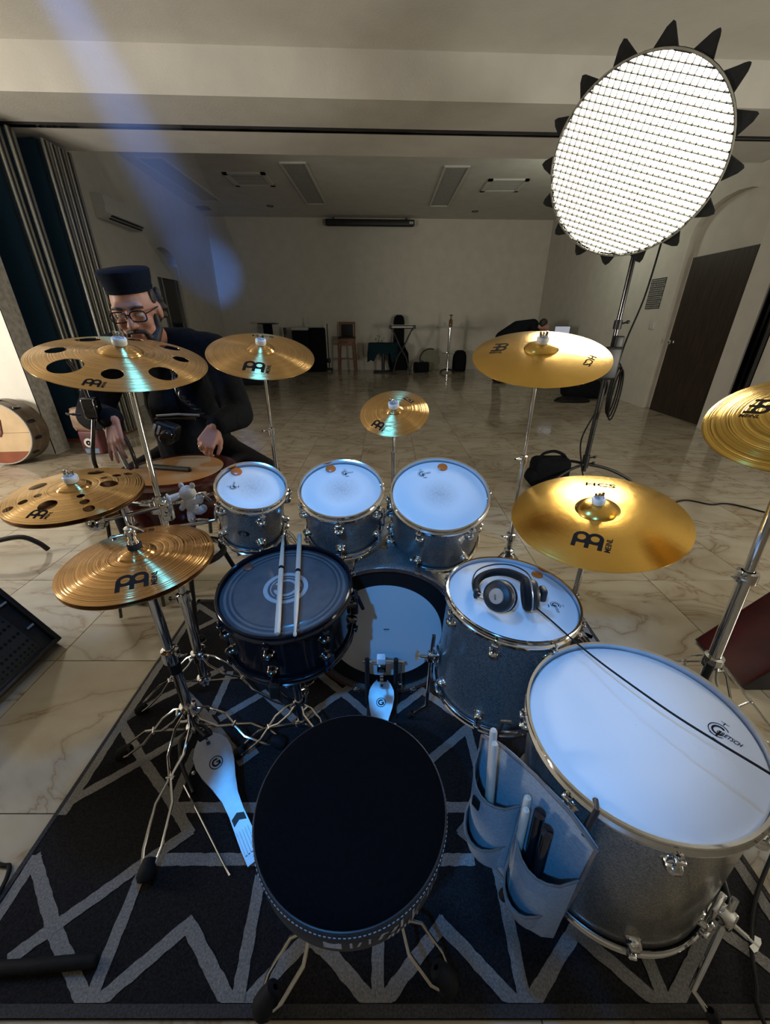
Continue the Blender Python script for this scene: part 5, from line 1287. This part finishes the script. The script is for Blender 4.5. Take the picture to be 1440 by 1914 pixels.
# ================================================================== CEILING AND WALL FITTINGS
def clight(x, y, label):
    t = thing('ceiling_light', label, 'light', T(x, y, 3.57), 'unlit recessed ceiling lights')
    mb = MB()
    for dx, dy, sx_, sy_ in ((-.2, 0, .03, 2.46), (.2, 0, .03, 2.46), (0, -1.22, .4, .03), (0, 1.22, .4, .03)): mb.box((dx, dy, -.012), (sx_, sy_, .028))
    mb.build('frame', acw, t); MB().box((0, 0, -.005), (.38, 2.42, .012)).build('diffuser', noisy('dull_diffuser', (.30, .30, .29), .5), t)
clight(-3.70, 9.15, 'long unlit ceiling light nearest the air conditioner'); clight(-1.50, 9.38, 'long unlit ceiling light in the middle of the far room'); clight(1.20, 9.55, 'long unlit ceiling light nearest the lit softbox')
def vent(x, y, label):
    t = thing('ceiling_vent', label, 'vent', T(x, y, 3.57), 'square ceiling vents')
    mb = MB()
    for s in (-1, 1): mb.box((s * .33, 0, -.012), (.08, .74, .024)); mb.box((0, s * .33, -.012), (.74, .08, .024))
    mb.build('frame', acw, t); MB().box((0, 0, -.002), (.58, .58, .004)).build('backing', black, t)
    for i in range(10): MB().box((0, -.26 + i * .058, -.014), (.58, .024, .004)).build('louvre', acw, t)
vent(-2.45, 9.0, 'square louvred ceiling vent left of the middle ceiling light'); vent(2.25, 9.35, 'square louvred ceiling vent beside the lit softbox')
for x, y, lb in ((-2.57, 10.84, 'small dark ceiling downlight above the left side of the far room'), (2.11, 11.31, 'small dark ceiling downlight behind the right vent')):
    d_ = MB().lathe([(.08, 0), (.08, -.008), (.055, -.01), (.05, .0)], 24).build('downlight', black); d_.matrix_basis = T(x, y, 3.57); tag(d_, lb, 'downlight')
sq = thing('ceiling_hatch', 'small dark square plate on the ceiling above the window', 'plate', T(-4.12, 11.0, 3.57)); MB().box((0, 0, -.008), (.24, .3, .016)).build('plate', noisy('dark_plate', (.03, .04, .05), .5), sq)
ac = thing('air_conditioner', 'white split air conditioner high on the far left wall', 'air conditioner', frame((XL(7.18), 7.18, 2.55), (0, 0, 1), (0, 1, 0)))
pr = [(0, 0), (-.10, 0), (-.19, .07), (-.21, .16), (-.20, .27), (-.02, .29), (0, .29)]
MB().prism([(-a, b) for a, b in pr], -.5, .5, Matrix(((0, 0, 1, 0), (-1, 0, 0, 0), (0, 1, 0, 0), (0, 0, 0, 1)))).build('housing', acw, ac, 30)
for q, h_ in ((.062, .018), (.098, .030)): MB().box((.06, -.145 - (.07 if q > .07 else .0) * .35, q - .045), (.80, .02, h_), None).build('outlet_slot', black, ac)
MB().box((0, -.10, -.004), (.9, .10, .008)).build('flap', lightgrey, ac)
ps = thing('projector_screen_case', 'long black projector screen case under the far ceiling', 'screen case', T(-.37, 11.80, 3.44) @ RZ(BY))
MB().box((0, 0, 0), (2.2, .13, .13), None, .03).build('housing', black, ps); MB().box((1.02, -.067, .0), (.10, .004, .05)).build('end_label', lightgrey, ps); MB().box((0, -.02, -.07), (2.1, .03, .02)).build('weight_bar', dchrome, ps)
for s in (-1, 1): MB().box((s * .9, .04, .085), (.04, .06, .05)).build('bracket', black, ps)
po = thing('notice_sheet', 'framed printed schedule sheet on the wall left of the brown door', 'notice', frame((XR(6.88) - .004, 6.88, 1.635), (-1, 0, 0), (0, -1, 0)))
MB().box((0, 0, 0), (.36, .41, .006)).build('sheet', noisy('grey_print', (.26, .26, .24), .7, 0, 80, .3), po)
for i in range(8): MB().box((0, -.20 + i * .0571, .004), (.36, .009, .003)).build('rule_line', inkm, po)
for s in (-1, 1): MB().box((s * .177, 0, .004), (.008, .41, .003)).build('border_line', inkm, po)
lns = MB()
for i in range(7):
    x = -.15
    while x < .14:
        wdt = random.uniform(.012, .04); lns.box((x + wdt / 2, -.172 + i * .0571, .0035), (wdt, .012, .001)); x += wdt + .012
lns.build('small_print', inkm, po, 0)
sw = thing('light_switch', 'white double light switch on the wall below the notice sheet', 'switch', frame((XR(6.75) - .004, 6.75, 1.20), (-1, 0, 0), (0, -1, 0)))
MB().box((0, 0, 0), (.16, .12, .008), None, .003).build('plate', acw, sw)
for s in (-1, 1): MB().box((s * .03, 0, .006), (.028, .075, .008), RX(.08), .002).build('rocker', paperw, sw)

# ================================================================== FAR ROOM FURNITURE
yb = lambda x, d: 12.0 + x * math.tan(BY) - d
# pedestal desk
t = thing('pedestal_table', 'small black pedestal table farthest left along the back wall', 'table', T(-3.09, 11.45, 0))
MB().box((0, 0, 1.20), (.46, .40, .03), None, .01).build('table_top', black, t); MB().box((-.02, 0, .62), (.20, .20, 1.16), None, .01).build('column', clothb, t); MB().box((0, 0, .02), (.42, .36, .04), None, .01).build('base', black, t)
t = thing('coat_stand', 'thin dark stand right of the small black pedestal table', 'stand', T(-2.70, 11.55, 0))
MB().tube([(0, 0, .02), (0, 0, 1.1)], .02, 10).build('pole', black, t); MB().box((.01, 0, 1.02), (.07, .07, .17), None, .02).build('hanging_pouch', black, t); MB().lathe([(.16, 0), (.15, .02), (.03, .04)], 20, None, True, True).build('base', black, t)
t = thing('speaker_cabinet', 'tall black cabinet with pale top tray left of the rounded one', 'cabinet', T(-2.26, 11.60, 0))
MB().box((0, 0, .52), (.44, .40, 1.04), None, .015).build('cabinet_body', clothb, t); MB().box((0, -.01, 1.075), (.44, .40, .07), None, .01).build('top_tray', lightgrey, t)
t = thing('speaker_cabinet', 'tall black cabinet with rounded top beside the thin pole', 'cabinet', T(-1.83, 11.60, 0))
MB().box((0, 0, .55), (.40, .40, 1.10), None, .05).build('cabinet_body', clothb, t)
t = thing('small_bottle', 'small clear bottle standing on the pale tray of the black cabinet', 'bottle', T(-2.06, 11.55, 1.11)); MB().lathe([(.03, 0), (.03, .10), (.012, .15), (.012, .20), (.0005, .20)], 16, None, True).build('glass', glassm, t); MB().lathe([(.014, .20), (.014, .23), (.0005, .23)], 12).build('cap', lightgrey, t)
t = thing('pole_stand', 'thin black pole on casters right of the black cabinets', 'stand', T(-1.55, 11.55, 0))
MB().tube([(0, 0, .05), (0, 0, 1.20)], .014, 10).build('pole', black, t); MB().box((0, 0, .28), (.10, .10, .12), None, .02).build('motor', black, t); MB().box((0, 0, .06), (.18, .18, .05), None, .02).build('base', black, t)
for sx_ in (-1, 1): MB().lathe([(.03, -.012), (.03, .012)], 16, T(sx_ * .07, -.05, .03) @ RY(PI / 2), True, True).build('caster', rubber, t)
t = thing('bar_stool', 'tall wooden bar stool with dark padded back at the back wall', 'stool', T(-1.03, 11.55, 0))
for sx_ in (-1, 1):
    MB().tube([(sx_ * .23, -.20, .0), (sx_ * .19, -.18, .80)], .022, 8).build('leg', stoolw, t); MB().tube([(sx_ * .23, .20, .0), (sx_ * .19, .18, .82), (sx_ * .20, .22, 1.24)], .022, 8).build('leg', stoolw, t)
    MB().box((sx_ * .205, 0, .30), (.03, .36, .03)).build('side_stretcher', stoolw, t)
MB().box((0, 0, .80), (.44, .42, .09), None, .01).build('seat_frame', stoolw, t); MB().box((0, 0, .86), (.45, .43, .05), None, .02).build('seat_cushion', vinyl, t)
MB().box((0, .20, 1.21), (.40, .03, .06)).build('back_rail', stoolw, t); MB().box((0, .19, 1.03), (.31, .04, .30), None, .015).build('back_pad', vinyl, t); MB().box((0, -.19, .34), (.42, .025, .035)).build('foot_rest', stoolw, t); MB().box((0, -.185, .70), (.38, .02, .07)).build('front_rail', stoolw, t)
t = thing('covered_table', 'pedestal table under a dark teal cloth beside the bar stool', 'table', T(-.05, 11.32, 0))
MB().tube([(0, 0, .03), (0, 0, .70)], .045, 14).build('pedestal', black, t); MB().box((0, 0, .015), (.52, .46, .03), None, .01).build('base', black, t); MB().box((0, 0, .71), (.74, .6, .03)).build('table_top', black, t)
cl_ = MB(); ncl = 40; hems = [.20 + .10 * abs(math.sin(i * 1.9)) + (.16 if i % 10 in (4, 5, 6) else 0) for i in range(ncl)]
ring_a = []; 
def sqp(a, hx_, hy_):
    c, s = math.cos(a), math.sin(a); k_ = 1 / max(abs(c) / hx_, abs(s) / hy_); return c * k_, s * k_
vs = [(0, 0, .735)]
for q in range(3):
    for i in range(ncl):
        x, y = sqp(2 * PI * i / ncl, .39, .32); f_ = (1, 1.01, 1.05 + .05 * math.sin(i * 2.2))[q]
        vs.append((x * f_, y * f_, (.735, .66, .735 - hems[i])[q]))
fs = [(0, 1 + i, 1 + (i + 1) % ncl) for i in range(ncl)] + [(1 + q * ncl + i, 1 + (q + 1) * ncl + i, 1 + (q + 1) * ncl + (i + 1) % ncl, 1 + q * ncl + (i + 1) % ncl) for q in range(2) for i in range(ncl)]
cl_.add(vs, fs); clo = cl_.build('tablecloth', tealcl, None, 50); clo.matrix_basis = T(-.05, 11.32, 0); tag(clo, 'dark teal cloth draped over the pedestal table', 'tablecloth')
fl = thing('flower_bunch', 'small bunch of pale flowers lying on the teal tablecloth', 'flowers', T(-.18, 11.27, .737))
for i in range(12):
    x, y, z_ = random.uniform(-.09, .16), random.uniform(-.06, .06), random.uniform(.03, .18)
    MB().ell((x, y, z_), (.02, .02, .016), None, 8, 6).build('blossom', lightgrey if i % 3 else tan, fl); MB().tube([(x * .3, y * .3, .005), (x, y, z_)], .003, 5).build('stem', noisy('stem_green', (.02, .04, .02), .7) if i == 0 else MATS['stem_green'], fl)
t = thing('keyboard_stand', 'black folding keyboard stand left of the cocktail table', 'stand', T(.43, 10.80, 0))
for s in (-1, 1):
    MB().tube([(s * .24, s * .02, 1.06), (s * .02, s * .02, .62), (s * -.12, s * .02, .40), (s * -.22, s * .02, .02)], .018, 10).build('cross_tube', black, t); MB().tube([(s * .26, -.16, 1.07), (s * .26, .16, 1.07)], .016, 8).build('support_arm', black, t); MB().tube([(s * .22, -.2, .02), (s * .22, .2, .02)], .018, 8).build('floor_foot', black, t)
t = thing('keyboard', 'short electronic keyboard lying on the folding stand', 'keyboard', T(.43, 10.80, 1.088)); MB().box((0, 0, .04), (.66, .26, .08), None, .015).build('case', black, t); MB().box((0, -.132, .04), (.52, .006, .035)).build('front_strip', lightgrey, t)
kk = MB()
for i in range(22): kk.box((-.27 + i * .0255, -.06, .083), (.023, .12, .008))
kk.build('keys', paperw, t, 0)
t = thing('gig_bag', 'dark upright instrument gig bag behind the keyboard stand', 'bag', T(.38, 11.84, 0))
out = [(-.24, 0), (.24, 0), (.29, .2), (.27, .45), (.17, .62), (.145, .75), (.145, 1.25), (.12, 1.36), (.06, 1.405), (-.06, 1.405), (-.12, 1.36), (-.145, 1.25), (-.145, .75), (-.17, .62), (-.27, .45), (-.29, .2)]
MB().prism(out, -.08, .08, RX(PI / 2)).build('bag_body', clothb, t); MB().tube([(x, -.085, z_) for x, z_ in out], .008, 6, None, True).build('zip_piping', black, t)
t = thing('equipment_bag', 'low black equipment bag left of the round tan bag', 'bag', T(.99, 11.35, 0)); MB().box((0, 0, .13), (.42, .26, .25), None, .05).build('bag_body', clothb, t); MB().tube([(-.10, -.10, .24), (0, -.12, .30), (.10, -.10, .24)], .012, 8, None, False, 4).build('handle', black, t)
t = thing('round_bag', 'round tan bag with dark rim leaning on the back wall', 'bag', frame((1.25, 11.62, .29), (0, -1, .12))); MB().lathe([(.0005, .04), (.24, .04), (.275, .02), (.28, -.02), (.26, -.05), (.0005, -.05)], 40).build('bag_body', tan, t); MB().tube([(.285 * math.cos(rad(a)), .285 * math.sin(rad(a)), .02) for a in range(70, 215, 8)], .016, 8).build('dark_rim', black, t)
t = thing('cocktail_table', 'tall round cocktail table with chrome pole and bottle on it', 'table', T(1.68, 11.15, 0))
MB().lathe([(.0005, 1.10), (.34, 1.10), (.35, 1.115), (.345, 1.13), (.0005, 1.13)], 40).build('table_top', lightgrey, t); MB().tube([(0, 0, .04), (0, 0, 1.1)], .032, 14).build('pole', chrome, t)
MB().tube([(.17 * math.cos(2 * PI * i / 24), .17 * math.sin(2 * PI * i / 24), .50) for i in range(24)], .010, 8, None, True).build('foot_ring', chrome, t); MB().tube([(-.17, 0, .5), (.17, 0, .5)], .008, 8).build('ring_spoke', chrome, t)
for a in (35, 125, 215, 305):
    e = Vector((math.cos(rad(a)), math.sin(rad(a)), 0)); MB().tube([Vector((0, 0, .10)), e * .14 + Vector((0, 0, .08)), e * .27 + Vector((0, 0, .018))], .016, 8).build('base_foot', dchrome, t)
t = thing('bottle', 'brown bottle with pale neck standing on the cocktail table', 'bottle', T(1.69, 11.15, 1.13)); MB().lathe([(.045, 0), (.047, .01), (.047, .14), (.03, .17), (.018, .20), (.018, .26), (.0005, .262)], 20, None, True).build('glass', brownb, t); MB().lathe([(.045, .255), (.05, .262), (.045, .275), (.0005, .278)], 16).build('cap', black, t); MB().lathe([(.031, .168), (.020, .198), (.0195, .255)], 16).build('neck_foil', tan, t)
t = thing('glass', 'small drinking glass beside the bottle on the cocktail table', 'glass', T(1.53, 11.10, 1.13)); MB().lathe([(.03, .002), (.036, .10), (.033, .10), (.027, .008), (.0005, .008)], 20, None, True).build('tumbler', glassm, t)
t = thing('backpack', 'dark backpack standing on the floor right of the cocktail table', 'backpack', T(2.06, 11.55, 0)); 
MB().lathe([(.0005, .55), (.08, .545), (.15, .50), (.185, .40), (.195, .20), (.19, .03), (.17, 0), (.0005, 0)], 24, None, False, False, 0, 2 * PI, 1, .65).build('pack_body', clothb, t); MB().box((0, -.11, .17), (.26, .08, .22), None, .04).build('front_pocket', clothb, t)
for s in (-1, 1): MB().tube([(s * .08, .10, .48), (s * .12, .15, .3), (s * .17, .10, .06)], .014, 8, None, False, 4).build('shoulder_strap', black, t)
t = thing('low_riser', 'low dark platform at the left of the far room', 'platform', T(-3.25, 9.15, 0)); MB().box((0, 0, .07), (1.15, .55, .14), None, .01).build('platform_box', noisy('riser_navy', (.008, .012, .022), .6), t); MB().box((0, 0, .143), (1.11, .51, .006)).build('top_carpet', clothb, t)
# person bent over a laptop
p2 = thing('person', 'distant person in dark clothes bending over a laptop by the right wall', 'person', T(2.55, 9.3, 0))
bm2 = MB(); hd2 = Vector((.84, -.06, -.02 + 1.20))
bm2.ell(hd2, (.085, .078, .11)); bm2.ell(hd2 + Vector((.05, -.01, -.05)), (.055, .055, .06)); bm2.caps(hd2 + Vector((.10, -.01, -.03)), .012, hd2 + Vector((.105, -.01, -.045)), .015)
bm2.caps((.66, -.03, 1.16), .055, hd2 + Vector((-.04, 0, -.05)), .052); bm2.chain([(.02, 0, .92), (.30, 0, 1.10), (.62, 0, 1.17)], [.14, .15, .12])
for s in (-1, 1):
    bm2.chain([(.58, s * .17, 1.12), (.78, s * .20, .96), (.98, s * .10, .965)], [.065, .048, .034])
    bm2.chain([(.02, s * .09, .90), (.05, s * .11, .48), (-.02, s * .12, .09)], [.095, .065, .045]); bm2.chain([(-.03, s * .12, .045), (.14, s * .13, .035)], [.045, .036])
    for f_ in range(5): bm2.caps((.99, s * .10 + (f_ - 2) * .016, .965), .013, (1.05 - .012 * abs(f_ - 2) - (.02 if f_ == 0 else 0), s * .10 + (f_ - 2) * .02, .955), .009)
meshobj(remesh(bm2, .010, 'body', 3), 'body', skinm, p2)
cl2 = MB(); cl2.chain([(.0, 0, .92), (.30, 0, 1.10), (.62, 0, 1.17)], [.155, .168, .135])
for s in (-1, 1): cl2.chain([(.58, s * .17, 1.12), (.78, s * .20, .96), (.93, s * .12, .962)], [.078, .060, .046])
meshobj(remesh(cl2, .015, 'shirt', 3), 'shirt', clothb, p2)
cl3 = MB()
for s in (-1, 1): cl3.chain([(.02, s * .09, .90), (.05, s * .11, .48), (-.02, s * .12, .08)], [.112, .082, .062])
meshobj(remesh(cl3, .015, 'trousers', 3), 'trousers', jeans, p2)
for s in (-1, 1): MB().chain([(-.03, s * .12, .050), (.15, s * .13, .042)], [.050, .041]).build('shoe', black, p2)
h2 = MB(); h2.ell(hd2 + Vector((-.015, 0, .03)), (.090, .084, .10)); h2.build('hair', hairm, p2)
t = thing('flight_case', 'black flight case used as a desk under the laptop', 'case', T(3.74, 9.2, 0)); MB().box((0, 0, .47), (.62, .5, .90), None, .02).build('case_body', clothb, t)
for z_ in (.03, .93): MB().box((0, 0, z_), (.64, .52, .03), None, .008).build('edge_rail', dchrome, t)
t = thing('laptop', 'open laptop with lit screen standing on the flight case', 'laptop', T(3.74, 9.15, .947) @ RZ(rad(-35)))
MB().box((0, 0, .008), (.33, .23, .016), None, .005).build('base', dchrome, t); MB().box((0, .12, .115), (.33, .010, .215), RX(0), .004).build('lid', black, t); MB().box((0, .113, .118), (.30, .003, .18)).build('screen', screenlit, t); MB().box((0, -.01, .017), (.29, .11, .002)).build('keys', black, t)
t = thing('duffel_bag', 'black duffel bag with a red cloth on top by the right wall', 'bag', T(3.60, 7.35, 0)); MB().box((0, 0, .17), (.75, .40, .33), None, .12).build('bag_body', clothb, t); MB().tube([(-.2, -.2, .22), (-.12, -.23, .34), (.12, -.23, .34), (.2, -.2, .22)], .015, 8, None, False, 4).build('handle', black, t)
g_ = MB().box((0, 0, 0), (.34, .24, .07), None, .03)
for v in g_.v: v += Vector((rr_.uniform(-.02, .02), rr_.uniform(-.02, .02), rr_.uniform(-.015, .015)))
rdc = g_.build('red_cloth', redcloth, None, 40); rdc.matrix_basis = T(3.45, 7.25, .372); tag(rdc, 'crumpled red cloth lying on the black duffel bag', 'cloth')
cc = MB()
for k_ in range(3): cc.tube([(.30 * math.cos(2 * PI * i / 20) * (1 - .06 * k_), .16 * math.sin(2 * PI * i / 20), .010 + .018 * k_) for i in range(20)], .009, 6, None, True, 2)
co = cc.build('cable_coil', rubber); co.matrix_basis = T(3.25, 6.95, 0); tag(co, 'coil of black cable on the floor beside the duffel bag', 'cable')

# ================================================================== HAZE TUBE ADDED AROUND THE BLUE BEAM TO MAKE IT SHOW
if HAZE:
    hm = bpy.data.materials.new('beam_haze_tube'); hm.use_nodes = True; nt = hm.node_tree
    nt.nodes.remove(nt.nodes['Principled BSDF'])
    vs_ = nt.nodes.new('ShaderNodeVolumeScatter'); vs_.inputs['Density'].default_value = HAZE; vs_.inputs['Color'].default_value = (1, 1, 1, 1)
    vs_.inputs['Anisotropy'].default_value = 0.2
    nt.links.new(vs_.outputs[0], nt.nodes['Material Output'].inputs['Volume'])
    D_ = (BEAM_B - BEAM_A).normalized()
    hz = MB().lathe([(.10, .15), (.30, 2.5), (.55, 6.0), (.72, 8.6)], 32, frame(BEAM_A, D_), True, True).build('haze', hm)
    hz['kind'] = 'structure'
